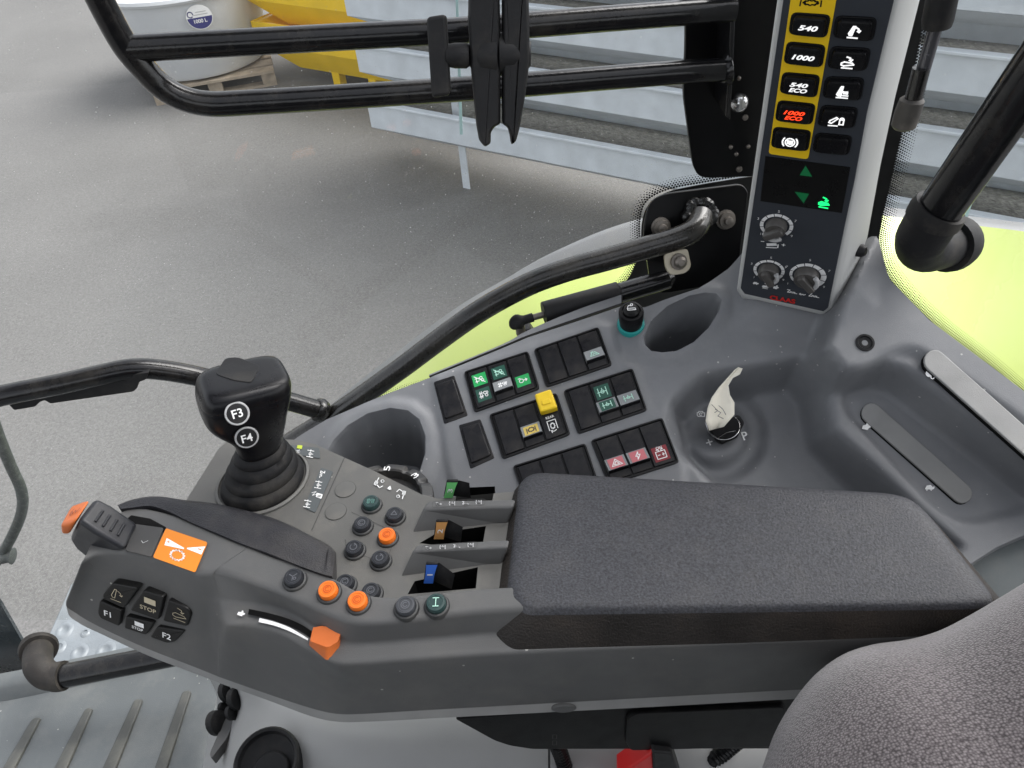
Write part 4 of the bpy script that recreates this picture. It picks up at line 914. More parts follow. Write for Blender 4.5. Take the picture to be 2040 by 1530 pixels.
m = MB(); icon(m, pquad(PP, (1500, 558), (1512, 560), (1511, 569), (1499, 567), .0006), 'turtle', 0, 0, .0008, True); icon(m, pquad(PP, (1518, 562), (1534, 565), (1532, 577), (1516, 574), .0006), 'lower', 0, 0, .0009, True); icon(m, pquad(PP, (1541, 566), (1553, 568), (1551, 578), (1539, 576), .0006), 'rabbit', 0, 0, .0008, True); m.build('printed_symbols', WHT, pc)
m = MB(); icon(m, pquad(PP, (1568, 574), (1590, 578), (1588, 588), (1566, 584), .0006), 'coil', 0, 0, .0009); icon(m, pquad(PP, (1592, 582), (1606, 585), (1605, 591), (1591, 588), .0006), 'wave', 0, 0, .0009); icon(m, pquad(PP, (1611, 581), (1634, 585), (1632, 596), (1609, 592), .0006), 'coil', 0, 0, .0009); m.build('printed_symbols', WHT, pc)
m = MB(); q = pquad(PP, (1534, 587), (1585, 596), (1584, 606), (1533, 597), .0006); m.text('CLAAS', q.at(.5, .5), q.u().normalized(), q.w().normalized(), q.w().length * .9, 0, .045, q.u().length); m.build('lettering', RED, pc)
m = MB(); o = PP.on(1712, 499, -.035); m.lathe(o, (RT * .7 - FW * .5 - UP * .2), [(.006, -.004), (.006, .003), (.004, .006), (.0025, .0065)], 16); m.build('body_screw', BLKM, pc)

# ================================================================== GRAB HANDLE, GAS STRUTS, ELBOW RAIL
gh = thing('window_handle', 'long bent black tube handle welded to a dark bolted plate beside the window', 'handle', ony(1390, 470, .72))
hp = Plane(C + V((0, .715, 0)), V((.05, -1, .35)))
hp.p = ony(1390, 450, .715)
m = MB(); P = round_poly([hp.on(x, y) for x, y in [(1281, 462), (1292, 405), (1322, 386), (1480, 366), (1492, 384), (1478, 480), (1470, 560), (1300, 590)]], [.01, .012, .012, .007, .004, .01, .01, .02]); m.prism(P, -hp.n * .005, 0); m.build('plate', bpy.data.materials['satin_black_paint'], gh, bevel=.0012)
hy = lambda t: .70 - .03 * t
path = [(1397, 428, .712), (1392, 446, .70), (1376, 463, .69), (1340, 478, .685), (1290, 493, .682), (1210, 516, .68), (1130, 538, .678), (1050, 568, .676), (960, 617, .674), (880, 673, .672), (800, 733, .67), (720, 790, .668), (650, 838, .666), (600, 868, .664), (540, 905, .662)]
m = MB(); pts = catmull([ony(*p) for p in path], 6); m.tube(pts, .0122, 20); m.build('bent_tube', TUBED, gh, angle=60)
m = MB(); c0 = ony(1397, 424, .712); random.seed(3)
for k in range(16): 
    a = 2 * math.pi * k / 16; p = c0 + RT * (.0135 * math.cos(a)) + UP * (.010 * math.sin(a)) ; rb_ = .0045 + .0025 * random.random(); m.lathe(p + RT * random.uniform(-.002, .002) + UP * random.uniform(-.001, .002), hp.n, [(rb_, -.004), (rb_ * .95, .0015 + random.random() * .002), (rb_ * .5, .0045)], 9)
m.build('weld_bead', TUBED, gh)
path = [(-60, 808, .60), (0, 789, .605), (120, 765, .612), (200, 747, .618), (262, 735, .624), (320, 737, .63), (390, 749, .636), (470, 770, .645), (560, 795, .655), (640, 818, .664)]
m = MB(); m.tube(catmull([ony(*p) for p in path], 6), .0108, 20); m.build('grab_tube', TUBE, gh, angle=60)
m = MB(); m.tube(catmull([ony(*p) for p in [(628, 814, .662), (637, 817, .6635), (646, 820, .665)]], 3), [.0115, .0135, .014, .0142, .014, .013, .0125], 14); m.build('weld_bead', TUBED, gh)
m = MB(); e = V((0, .004, 0))
P = [ony(x, y, .614) for x, y in [(18, 806), (28, 817), (70, 810), (80, 800), (90, 797), (100, 804), (266, 780), (274, 772), (276, 761), (291, 756), (296, 742), (18, 785)]]
m.prism(round_poly(P, .002, 2), e * 3, 0, .001); m.build('grip_pad', BLKM, gh)
for x, y in ((1316, 452), (1445, 437)):
    q = hp.on(x, y); m = MB(); m.lathe(q, hp.n, [(.0105, 0), (.0105, .002), (.0085, .0025), (.0085, .008), (.0048, .0085), (.0044, .014), (.002, .0148)], 6 if False else 18); m.build('bolt', STEEL, gh, angle=30)
m = MB(); lp = Plane(ony(1350, 520, .672), V((.1, -1, .5))); P = round_poly([lp.on(x, y) for x, y in [(1323, 505), (1370, 494), (1378, 532), (1366, 545), (1336, 549), (1326, 535)]], .005); m.prism(P, -lp.n * .003, 0); m.build('lug', BRASS, gh, bevel=.0008)
m = MB(); m.lathe(lp.on(1351, 521), lp.n, [(.0085, 0), (.0085, .004), (.006, .0045), (.006, .009), (.0035, .012), (.001, .0125)], 16); m.build('lug_bolt', STEEL, gh, angle=30)
# strut below the handle
gs = thing('gas_strut', 'black gas strut with ball joint lying below the bent tube handle', 'gas strut', ony(1045, 680, .66))
ys = lambda x: .668 + .03 * (x - 1040) / 300
S = lambda x, y: ony(x, y, ys(x))
m = MB(); m.tube([S(1083, 625), S(1085, 624.5), S(1232, 585)], [.0125, .0132, .0132], 22); m.tube([S(1232, 585), S(1234, 584.5)], [.0132, .0112], 22); m.build('sleeve', BLKM, gs, angle=30)
m = MB(); m.tube([S(1233, 584.8), S(1330, 556)], .0112, 22); m.tube([S(1330, 556), S(1342, 551)], [.0112, .006], 22); m.build('cylinder', TUBE, gs, angle=30)
for k in range(4):
    s = MB(); q0 = S(1240 + 1.5 * k, 573 + 6.5 * k) - FW * .0105; q1 = S(1268 + 1.5 * k, 565 + 6.5 * k) - FW * .0105; s.stroke([q0, q1], .0007, -FW, 0); s.build('fine_print', mat('faint_print', (.06, .06, .06), .5, var=0) if k == 0 else bpy.data.materials['faint_print'], gs)
m = MB(); m.tube([S(1056, 634), S(1086, 626)], .0036, 12); m.build('rod', CHROME if False else STEEL, gs)
m = MB(); m.tube(catmull([S(1062, 632), S(1045, 637), S(1034, 640), S(1027, 647), S(1027, 653)], 4), [.005] * 5 + [.0055, .006, .0075, .0085, .0088, .0088, .0085, .008, .007, .006, .005, .003], 16); m.build('ball_joint', RUB, gs)
m = MB(); q = S(1043, 668); m.tube([S(1036, 648), S(1038, 664)], [.005, .0055], 14); m.build('ball_stud', STEEL, gs)
m = MB(); bq = [S(1029, 663), S(1056, 655), S(1074, 682), S(1036, 700)]; m.prism(bq, V((0, .02, -.004)), 0); m.build('mounting_block', BLKM, gs, bevel=.002)
g2 = thing('gas_strut', 'upright black gas strut with grey end socket beside the pillar console at the right', 'gas strut', ony(1803, 240, .655))
m = MB(); m.tube([ony(1890, -70, .665), ony(1868, 40, .66), ony(1866, 53, .66)], [.0125, .0125, .0115], 20); m.build('cylinder', BLKM, g2, angle=30)
m = MB(); m.tube([ony(1868, 40, .66), ony(1822, 200, .655)], .0058, 14); m.build('rod', mat('smoky_steel', (.10, .10, .11), .25, metal=.6), g2)
m = MB(); m.tube([ony(1836, 135, .6545), ony(1819, 200, .6545)], .0075, 14); m.build('rod_cover', TUBED, g2)
m = MB(); m.tube([ony(1818, 194, .655), ony(1817, 200, .655), ony(1808, 225, .655), ony(1800, 250, .655), ony(1799, 255, .655)], [.008, .0105, .0112, .0108, .008], 18); m.build('end_socket', mat('grey_brown_rubber', (.06, .055, .05), .6, dust=.4), g2, angle=30)
# elbow rail at the right
er = thing('elbow_rail', 'thick black tube rail with a rubber elbow in front of the rear window', 'rail', ony(1890, 480, .66))
E = lambda x, y, Y: ony(x, y, Y)
m = MB(); m.tube([E(2140, 30, .56), E(1862, 432, .60)], .0195, 28); m.build('tube', TUBE, er, angle=60)
m = MB(); el = catmull([E(1866, 424, .60), E(1854, 443, .601), E(1836, 475, .606), E(1836, 492, .615), E(1850, 497, .628), E(1880, 490, .648), E(1898, 484, .662)], 6); m.tube(el, [.0235] * 6 + [.0228] * 7 + [.0222] * (len(el) - 13), 28); m.build('elbow', RUB, er, angle=50)
m = MB(); m.tube([E(1884, 489, .650), E(1893, 486, .655), E(1901, 483, .664)], [.0275, .0285, .0275], 28); m.build('flange', RUB, er, angle=40)
m = MB(); m.tube([E(1875, 413, .599), E(1866, 424, .60), E(1858, 437, .601)], [.0235, .0248, .0245], 28); m.build('collar', RUB, er, angle=40)

# ================================================================== ARMREST
ar = thing('armrest', 'long grey armrest console with padded top, keypad nose, round buttons and three coloured levers', 'armrest', onz(1000, 1300, -.62))
ZT = -.520
ST = [  # r0 inner edge, r1 outer edge, r2 ledge back, r3 ledge front, r5 side bottom, r6 strip bottom, z of r5
    dict(r0=(171, 1109), r1=(163, 1119), r5=(131, 1199), r6=(136, 1217), z=-.575, f=1),
    dict(r0=(205, 1045), r1=(196, 1102), r5=(152, 1221), r6=(157, 1241), z=-.592, f=1),
    dict(r0=(262, 1012), r1=(248, 1099), r5=(200, 1249), r6=(206, 1265), z=-.606, f=1),
    dict(r0=(345, 1025), r1=(310, 1113), r5=(290, 1290), r6=(295, 1306), z=-.618, f=1),
    dict(r0=(440, 1066), r1=(385, 1139), r5=(380, 1325), r6=(384, 1340), z=-.625, f=1),
    dict(r0=(492, 1087), r1=(420, 1140), r5=(432, 1346), r6=(436, 1360), z=-.628, f=1),
    dict(r0=(500, 1090), r1=(431, 1135), r2=(458, 1200), r3=(452, 1243), r5=(440, 1349), r6=(443, 1363), z=-.628, f=0),
    dict(r0=(540, 1107), r1=(490, 1156), r2=(532, 1208), r3=(508, 1246), r5=(525, 1379), r6=(528, 1393), z=-.629, f=0),
    dict(r0=(600, 1127), r1=(557, 1181), r2=(580, 1223), r3=(557, 1260), r5=(617, 1409), r6=(620, 1427), z=-.630, f=0),
    dict(r0=(663, 1151), r1=(626, 1210), r2=(624, 1249), r3=(613, 1292), r5=(671, 1421), r6=(674, 1438), z=-.630, f=0),
    dict(r0=(714, 1178), r1=(682, 1232), r2=(682, 1281), r3=(664, 1319), r5=(723, 1421), r6=(726, 1438), z=-.630, f=0),
    dict(r0=(761, 1188), r1=(730, 1241), r2=(740, 1281), r3=(720, 1321), r5=(790, 1417), r6=(793, 1435), z=-.630, f=0),
    dict(r0=(820, 1186), r1=(808, 1236), r2=(808, 1276), r3=(808, 1314), r5=(860, 1413), r6=(862, 1431), z=-.630, f=0),
    dict(r0=(1000, 1169), r1=(996, 1215), r2=(996, 1263), r3=(1005, 1301), r5=(1092, 1400), r6=(1094, 1419), z=-.630, f=0),
    dict(r0=(1300, 1162), r1=(1300, 1204), r2=(1300, 1252), r3=(1310, 1287), r5=(1360, 1385), r6=(1362, 1405), z=-.630, f=0),
    dict(r0=(1640, 1150), r1=(1640, 1190), r2=(1640, 1240), r3=(1650, 1273), r5=(1680, 1368), r6=(1682, 1387), z=-.630, f=0),
    dict(r0=(1860, 1180), r1=(1870, 1195), r2=(1880, 1236), r3=(1900, 1264), r5=(1930, 1356), r6=(1932, 1374), z=-.630, f=0)]
prof = []
for s in ST:
    r0 = onz(*s['r0'], ZT); r1 = onz(*s['r1'], ZT - .001); r5 = onz(*s['r5'], s['z']); r6 = onz(*s['r6'], s['z'] - .010)
    if s['f']: r2 = r1.lerp(r5, .22); r3 = r1.lerp(r5, .45); r3b = r1.lerp(r5, .6)
    else: r2 = onz(*s['r2'], -.546); r3 = onz(*s['r3'], -.548); r3b = r3.lerp(r5, .22) + (V((0, -.001, 0)))
    inn = r0 + V((0, .001, -.014))
    prof.append([inn, r0, r1, r2, r3, r3b, r5, r6])
HEADP = plane3(prof[1][2].lerp(prof[1][6], .3), prof[4][2].lerp(prof[4][6], .3), prof[3][6])
# nose closed towards the far side, then smooth interpolation along the length
back = [[p + d for p in prof[0]] for d in (V((.022, .055, -.012)), V((.006, .024, -.004)))]
cols = back + prof
def fillet(pr):
    rr = [0, .003, .005, .004, .004, .006, .002, 0]; o = [pr[0]]
    for i in range(1, len(pr) - 1):
        a, b, c = pr[i - 1], pr[i], pr[i + 1]; r = rr[i]
        da = min(r, (a - b).length * .45); dc = min(r, (c - b).length * .45)
        q0 = b + (a - b).normalized() * da; q1 = b + (c - b).normalized() * dc
        for j in range(4): t = j / 3; o.append(q0 * (1 - t) ** 2 + b * 2 * t * (1 - t) + q1 * t * t)
    o.append(pr[-1]); return o
NK = 5; rowsI = []
for r in range(8): rowsI.append(catmull([c[r] for c in cols], NK))
# the notch between nose and recess stays steep: no overshoot there
cl = [fillet([rowsI[r][i] for r in range(8)]) for i in range(len(rowsI[0]))]
m = MB(); nv = len(cl[0]); strip_from = nv - 3
m.loft([c[:strip_from + 1] for c in cl], 0, False)
m.build('side_shell', PLA, ar, angle=50)
m = MB(); m.loft([[c[strip_from], c[-1], c[-1] + V((0, .05, -.004))] for c in cl], 0, False); m.build('trim_strip', mat('trim_grey', (.25, .25, .245), .5, bump=.2, bs=1500, dust=.1), ar, angle=50)
# small oval plug on the strip
m = MB(); q = onz(1123, 1408, -.636); fn = V((-.02, -1, .12)).normalized(); m.lathe(q + fn * .0005, fn, [(.0105, -.002), (.0105, .0012), (.009, .002)], 28, xd=RT, sx=1, sy=.52); m.build('oval_plug', PLA, ar)

# control deck with three lever slots
ZD = -.537
DP = Plane(C + V((0, .45, ZD)), V((0, 0, 1)))
def dk(x, y, h=0.0): return DP.on(x, y, h)
DO = [(366, 1004), (400, 950), (436, 893), (452, 880), (500, 874), (590, 876), (628, 885), (672, 905), (745, 938), (840, 985), (872, 993), (960, 985), (1040, 978), (1090, 990), (1060, 1170), (1000, 1184), (820, 1198), (761, 1200), (714, 1190), (663, 1164), (576, 1125), (500, 1100), (440, 1078), (372, 1046)]
SLOT = [[(905, 1010), (912, 972), (986, 969), (980, 1001), (940, 1004)], [(836, 1082), (870, 1062), (968, 1048), (962, 1082), (900, 1090)], [(812, 1184), (826, 1158), (952, 1130), (948, 1172)]]
def dhf(A):
    z = np.zeros(len(A)); return z
m = MB(); rims = sheet(m, DP, DO, SLOT, .009, None, 0, .05)
m.build('control_deck', DECK, ar, angle=40)
m = MB()
for r in rims: well(m, r, V((0, 0, -.03)), 0, None, .05, 2)
m.build('lever_slot', HOLE, ar, flat=True)
# wrist guard
Uu = [(238, 1013), (270, 1004), (310, 999), (345, 999), (372, 1001), (430, 1006), (480, 1015), (535, 1029), (580, 1047), (625, 1070), (655, 1086), (669, 1101)]
Ll = [(242, 1016), (266, 1013), (302, 1010), (340, 1022), (376, 1040), (428, 1062), (480, 1084), (530, 1102), (570, 1118), (610, 1134), (645, 1146), (662, 1150)]
U3 = catmull([onz(x, y, -.535) for x, y in Uu], 4); L3 = catmull([onz(x, y, -.519) for x, y in Ll], 4)
rs = []
for i, (a, b) in enumerate(zip(U3, L3)):
    t = i / (len(U3) - 1); k = math.sin(math.pi * min(1, .08 + t * 1.0)) ** .5 if t < .92 else max(0, (1 - t) / .08) ** .5 * .5
    rs.append([a - V((0, 0, .02)), a, a.lerp(b, .12) + V((0, 0, .007 * k)), a.lerp(b, .3) + V((0, 0, .011 * k)), a.lerp(b, .55) + V((0, 0, .010 * k)), a.lerp(b, .8) + V((0, 0, .005 * k)), b + V((0, 0, .0015)), b - V((0, 0, .008))])
m = MB(); m.loft(rs, 0, False); m.poly(rs[-1], 0); m.build('wrist_guard', GUARD, ar, angle=60)
# padded top
def padring(px, z, r): return round_poly([onz(x, y, z) for x, y in px], r, 5)
PB = [(1019, 1298), (968, 1264), (1012, 1000), (1052, 958), (1795, 1004), (1855, 1040), (2030, 1240), (1980, 1262)]
PM = [(1020, 1288), (974, 1252), (1016, 985), (1054, 948), (1797, 994), (1852, 1026), (2026, 1232), (1978, 1252)]
PT1 = [(1048, 1226), (1008, 1196), (1034, 962), (1062, 941), (1792, 984), (1836, 1008), (1988, 1200), (1950, 1214)]
PT2 = [(1054, 1214), (1018, 1186), (1044, 962), (1072, 943), (1786, 986), (1828, 1010), (1976, 1194), (1940, 1205)]
PT3 = [(1064, 1207), (1032, 1178), (1054, 966), (1082, 947), (1779, 989), (1818, 1013), (1962, 1188), (1928, 1198)]
rr = [.006, .006, .010, .012, .018, .018, .014, .012]
rings = [padring(PB, -.5495, rr), padring(PM, -.545, rr), padring(PT1, -.5245, rr), padring(PT2, -.5205, rr), padring(PT3, -.5190, rr)]
c = sum(rings[-1], V()) / len(rings[-1]); rings += [[p.lerp(c, .06) + V((0, 0, .0002)) for p in rings[-1]], [p.lerp(c, .4) + V((0, 0, .0010)) for p in rings[-1]], [p.lerp(c, .8) + V((0, 0, .0012)) for p in rings[-1]]]
m = MB(); m.loft(rings[:3], 1); m.loft(rings[2:], 0); m.poly(rings[-1], 0)  # side rings take the soiled, shade-darkened vinyl
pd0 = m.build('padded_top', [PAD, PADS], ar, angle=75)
me_ = pd0.data; bm = bmesh.new(); bm.from_mesh(me_); bmesh.ops.remove_doubles(bm, verts=bm.verts, dist=1e-5); bm.to_mesh(me_); bm.free()
# keypad on the nose
hp2 = HEADP
def key(px, name_txt, ic, col):
    q0 = [hp2.on(x, y, .0022) - hp2.n * .0085 for x, y in px]; m = MB(); m.prism(round_poly(q0, .003, 3), hp2.n * .0085, 0, .0012); k = m.build('key', KEYN, ar, angle=40)
    cx = sum(p[0] for p in px) / len(px); cy = sum(p[1] for p in px) / len(px)
    u = (hp2.on(cx + 20, cy + 7.6) - hp2.on(cx, cy)).normalized(); v = hp2.n.cross(u); v = v if v.z > 0 else -v
    o = hp2.on(cx, cy, .0026); s = MB()
    for t, du, dv, h in name_txt: s.text(t, o + u * du + v * dv, u, v, h, 0, .015)
    for nm, du, dv, r in ic:
        c = o + u * du + v * dv; icon(s, Quad(c - u * r + v * r, c + u * r + v * r, c + u * r - v * r, c - u * r - v * r), nm, 0, 0, .0006) if nm != 'blk' else s.poly([c - u * r + v * r * .6, c + u * r + v * r * .6, c + u * r - v * r * .6, c - u * r - v * r * .6])
    s.build('printed_symbol', col, k)
Z = lambda L: [(100 + x * .2092, 980 + y * .2092) for x, y in L]
GOLD = mat('pale_gold_print', (.55, .48, .34), .5, var=.1)
key(Z([(495, 985), (590, 868), (842, 915), (700, 1112), (500, 1020)]), [], [('raise', 0, 0, .009)], GOLD)
key(Z([(888, 938), (1085, 1000), (1030, 1225), (755, 1130)]), [('STOP', -.001, -.0060, .0048)], [('blk', .001, .004, .0055)], GOLD)
key(Z([(1122, 1028), (1310, 1110), (1345, 1165), (1305, 1285), (1068, 1232)]), [], [('lower', 0, 0, .009)], GOLD)
key(Z([(470, 1035), (682, 1135), (655, 1285), (470, 1205), (448, 1150)]), [('F1', 0, 0, .0068)], [], WHT)
key(Z([(715, 1185), (990, 1250), (910, 1368), (700, 1300)]), [('STOP', 0, -.0035, .0034)], [('blk', .002, .0025, .0045)], WHT)
key(Z([(1020, 1285), (1283, 1325), (1185, 1430), (1110, 1445), (945, 1385)]), [('F2', 0, 0, .0068)], [], WHT)
# orange sticker
TPp = Plane(C + V((0, .38, ZT + .0008)), V((0, 0, 1)))
m = MB(); SQ = [(331, 1053), (414, 1081), (389, 1141), (305, 1111)]; m.prism(round_poly([TPp.on(x, y) for x, y in SQ], .002, 3), V((0, 0, .0006)), 0)
q = Quad(*[TPp.on(x, y, .0008) for x, y in SQ]); A = lambda x, y: q.at(x, y)
m.poly([A(.10, .28), A(.12, .52), A(.56, .44), A(.56, .40)], 1); m.poly([A(.62, .40), A(.62, .36), A(.98, .14), A(1.0 - .03, .42)], 1)
m.stroke([A(*p) for p in gear(.48, .68, .17, 14)], .0008, q.n, 1, True); m.text('+', q.at(.18, .38, .0003), q.u().normalized(), q.w().normalized(), .003, 0); m.stroke([q.at(.86, .28, .0003), q.at(.93, .29, .0003)], .0007, q.n, 0)
m.build('orange_sticker', [ORGP, WHT], ar, flat=True)
# thumb lever well, plate and paddle on the nose
m = MB(); m.prism([TPp.on(x, y, -.0002) for x, y in [(252, 1036), (262, 1027), (300, 1034), (331, 1051), (326, 1060), (272, 1048)]], V((0, 0, .0006)), 0); m.build('lever_gap', HOLE, ar)
m = MB(); P = round_poly([TPp.on(x, y) for x, y in [(270, 1045), (327, 1053), (302, 1111), (250, 1098)]], .002); m.prism(P, V((0, 0, .0012)), 0, .0005); q = Quad(*[TPp.on(x, y, .0016) for x, y in [(280, 1068), (304, 1074), (297, 1090), (274, 1084)]]); icon(m, q, 'check', 0, 1, .0005); m.build('lever_plate', [PLD, GRYP], ar, angle=30)
pt = [onz(192, 990, -.487), onz(155, 1037, -.487), onz(137, 1073, -.522), onz(168, 1030, -.515)]
pm_ = [onz(222, 1004, -.496), onz(188, 1060, -.498), onz(150, 1094, -.535), onz(205, 1060, -.524)]
pb = [onz(277, 1045, -.518), onz(252, 1096, -.518), onz(172, 1114, -.543), onz(240, 1060, -.54)]
m = MB(); m.loft([pt, pm_, pb], 0, True, True, True); lv_ = m.build('thumb_lever', mat('lever_black', (.016, .017, .021), .38, bump=.2, bs=1500, dust=.06), ar, angle=30, bevel=.004, bseg=4)
for k in range(4):
    r = MB(); t0 = .28 + .16 * k; f = lambda s, t: (pt[0].lerp(pb[0], t)).lerp(pt[1].lerp(pb[1], t), s) + V((0, -.0005, .0014))
    r.tube([f(.28, t0), f(.5, t0), f(.72, t0)], .0012, 8); r.build('grip_ridge', bpy.data.materials['lever_black'], lv_)
oc = [onz(184, 991, -.4862), onz(152, 1037, -.4862), onz(136, 1068, -.506), onz(160, 1030, -.508)]
oe = [onz(143, 1005, -.494), onz(118, 1048, -.494), onz(122, 1066, -.507), onz(138, 1030, -.508)]
m = MB(); m.loft([[p.lerp(r, .02) for p, r in zip(oc, oe)], oe], 0, True, True, True); ob = m.build('orange_button', ORGD, lv_, angle=30, bevel=.0035, bseg=4)
m = MB(); q = Quad(oc[0].lerp(oe[0], .9), oc[0].lerp(oe[0], .1), oc[1].lerp(oe[1], .1), oc[1].lerp(oe[1], .9)); icon(m, Quad(*[q.at(a, b, .0008) for a, b in ((.2, .2), (.85, .2), (.85, .8), (.2, .8))]), 'wave', 0, 0, .0006); m.build('engraved_symbol', mat('burnt_orange', (.25, .05, .01), .5, var=0), lv_)
# slider: recess slot, white wedge scale and orange handle
LPn = Plane(onz(560, 1240, -.546), V((0, -.15, 1))); LPn.p = onz(560, 1235, -.5455)
m = MB(); a = catmull([LPn.on(x, y, .0012) for x, y in [(496, 1213), (530, 1220), (570, 1231), (600, 1244), (625, 1260)]], 4); b = catmull([LPn.on(x, y, .0012) for x, y in [(494, 1224), (528, 1231), (566, 1243), (596, 1256), (622, 1274)]], 4); m.loft([a, b], 0, False); m.build('slider_slot', HOLE, ar)
m = MB(); a = catmull([LPn.on(x, y, .0012) for x, y in [(517, 1231), (545, 1238), (575, 1249), (598, 1262), (614, 1272)]], 4); b = catmull([LPn.on(x, y, .0012) for x, y in [(515, 1239), (545, 1246), (573, 1256), (596, 1267), (613, 1276)]], 4); m.loft([a, b], 0, False)
icon(m, Quad(*[LPn.on(x, y, .0012) for x, y in [(473, 1213), (490, 1216), (488, 1230), (471, 1227)]]), 'rabbit', 0, 0, .0008, True); m.build('slider_scale', WHT, ar)
SH = [(622, 1250), (636, 1247), (658, 1250), (676, 1244), (685, 1252), (677, 1286), (661, 1306), (651, 1312), (615, 1281)]
m = MB(); P = [LPn.on(x, y + 4, .002) for x, y in SH]; T = [LPn.on(x, y, .011) for x, y in [(624, 1250), (640, 1247), (658, 1249), (674, 1245), (682, 1252), (673, 1278), (657, 1288), (650, 1289), (618, 1277)]]
m.loft([P, [p.lerp(q_, .7) for p, q_ in zip(P, T)], T], 0); m.poly(T, 0); m.build('slider_handle', ORG if False else ORGD, ar, angle=35, bevel=.0015, bseg=3)
# round push buttons
SIDEN = V((0, -.12, 1)).normalized()
def push(x, y, col, ic, mk, r=1.0, z=ZD, n=V((0, -.05, 1)), label=None, base=True):
    o = onz(x, y, z + .0075); n = n.normalized(); o0 = o - n * .0085; m = MB()
    m.lathe(o0, n, [(.0096 * r, -.002), (.0096 * r, .0022), (.0090 * r, .0034), (.0078 * r, .0040), (.0076 * r, .003)], 28, cap1=True); b = m.build('push_button', BASEB, ar, angle=35)
    if label: b['label'] = label
    m = MB(); m.lathe(o0, n, [(.0073 * r, .001), (.0073 * r, .0072), (.0067 * r, .0084), (.0052 * r, .0086), (.0048 * r, .0081), (.002 * r, .0081)], 28); 
    u = RT - n * RT.dot(n); u.normalize(); v = n.cross(u); c = o0 + n * .0085; s = .0042 * r
    icon(m, Quad(c - u * s + v * s, c + u * s + v * s, c + u * s - v * s, c - u * s - v * s), ic, 0, 1, .00065); m.build('button_cap', [col, mk], b, angle=35)
DTEAL = mat('dark_teal_cap', (.022, .050, .048), .35, var=.1)
FAINT = mat('faint_mark', (.13, .135, .15), .5, var=.05); OM = mat('orange_mark', (.55, .09, .008), .5, var=0)
push(738, 998, DTEAL, 'exh', mat('faint_teal', (.10, .22, .19), .5, var=0)); push(785, 1022, CAPB, 'delta', FAINT); push(720, 1041, CAPB, 'ring', FAINT); push(770, 1064, ORG, 'ring', OM, label='orange button among the black deck buttons')
push(704, 1089, CAPB, 'cw', FAINT); push(756, 1110, CAPB, 'cw', FAINT); push(686, 1158, CAPB, 'ring', FAINT); push(738, 1175, CAPB, 'ring', FAINT)
push(583, 1148, CAPB, 'drop', FAINT, 1.04, ZT, SIDEN); push(652, 1173, ORG, 'ring', OM, 1.04, ZT, SIDEN, 'first orange button on the rim'); push(711, 1194, ORG, 'ring', OM, 1.04, ZT, SIDEN, 'second orange button on the rim')
push(807, 1204, mat('slate_cap', (.05, .053, .06), .4, var=.1), 'ring', FAINT, 1.04, ZT, SIDEN); push(868, 1199, DTEAL, 'I', MINT, 1.04, ZT, SIDEN, 'button with a teal letter I')
for x, y in ((688, 975), (669, 1019)):
    m = MB(); o = dk(x, y, .0003); m.lathe(o, V((0, 0, 1)), [(.0094, 0), (.0094, .0004), (.0088, .0005)], 30, 0, cap1=True); m.lathe(o, V((0, 0, 1)), [(.0098, -.0001), (.0098, .0001)], 30, 1, cap1=True); m.build('blank_cover', [DECK, PLD], ar)
m = MB(); m.stroke([dk(x, y, .0004) for x, y in [(686, 912), (621, 1056)]], .0007, DP.n, 0)
m.stroke([dk(x, y, .0004) for x, y in [(700, 1020), (790, 1062), (780, 1090), (768, 1125), (690, 1092), (688, 1075)]], .0004, DP.n, 0); m.build('deck_seam', PLD, ar)
# printed symbols beside the joystick and the wheel
m = MB()
def dmark(x, y, r, name, w=.0008, rot=0, fill=False):
    f = lambda a, b: dk(x + a * math.cos(rot) - b * math.sin(rot), y + a * math.sin(rot) + b * math.cos(rot), .0012); icon(m, Quad(f(-r, -r), f(r, -r), f(r, r), f(-r, r)), name, 0, 0, w, fill)
for x, y, nm, r in ((642, 945, 'coil', 8), (634, 966, 'axle', 9), (612, 1004, 'axle', 9), (618, 904, 'axle', 9), (575, 893, 'arrow', 7)): dmark(x, y, r, nm, .0008, 1.75)
u = (dk(640, 1000) - dk(632, 1010)); 
m.text('N', dk(626, 983, .0012), V((.25, -.97, 0)).normalized(), V((.97, .25, 0)).normalized(), .0042, 0, .0); m.text('N', dk(594, 899, .0012), V((.25, -.97, 0)).normalized(), V((.97, .25, 0)).normalized(), .0036, 0, .0)
m.prism(round_poly([dk(x, y, .0010) for x, y in [(631, 982), (643, 985), (640, 994), (629, 990)]], .0008), V((0, 0, .0003)), 0); m.prism(round_poly([dk(x, y, .0010) for x, y in [(593, 887), (603, 888), (601, 895), (591, 893)]], .0006), V((0, 0, .0003)), 1)
m.text('8', dk(636, 988, .0016), V((.25, -.97, 0)).normalized(), V((.97, .25, 0)).normalized(), .0032, 2, .0)
m.build('printed_symbols', [WHT, mat('lime_print', (.5, .6, .05), .5, var=0), PLD], ar)
m = MB(); dmark(756, 962, 12, 'hook', .0009, .5); dmark(798, 984, 12, 'hook', .0009, 3.4); dmark(776, 972, 6, 'delta', .001, .3, True); m.build('wheel_symbols', WHT, ar)
m = MB()
for px in ([(640, 932), (664, 940), (628, 1022), (606, 1012)], [(560, 885), (636, 893), (638, 914), (566, 902)]):
    m.prism(round_poly([dk(x, y, .0002) for x, y in px], .002), V((0, 0, .0006)), 0)
m.build('symbol_plate', mat('slate_label', (.085, .095, .098), .5, var=.05), ar)
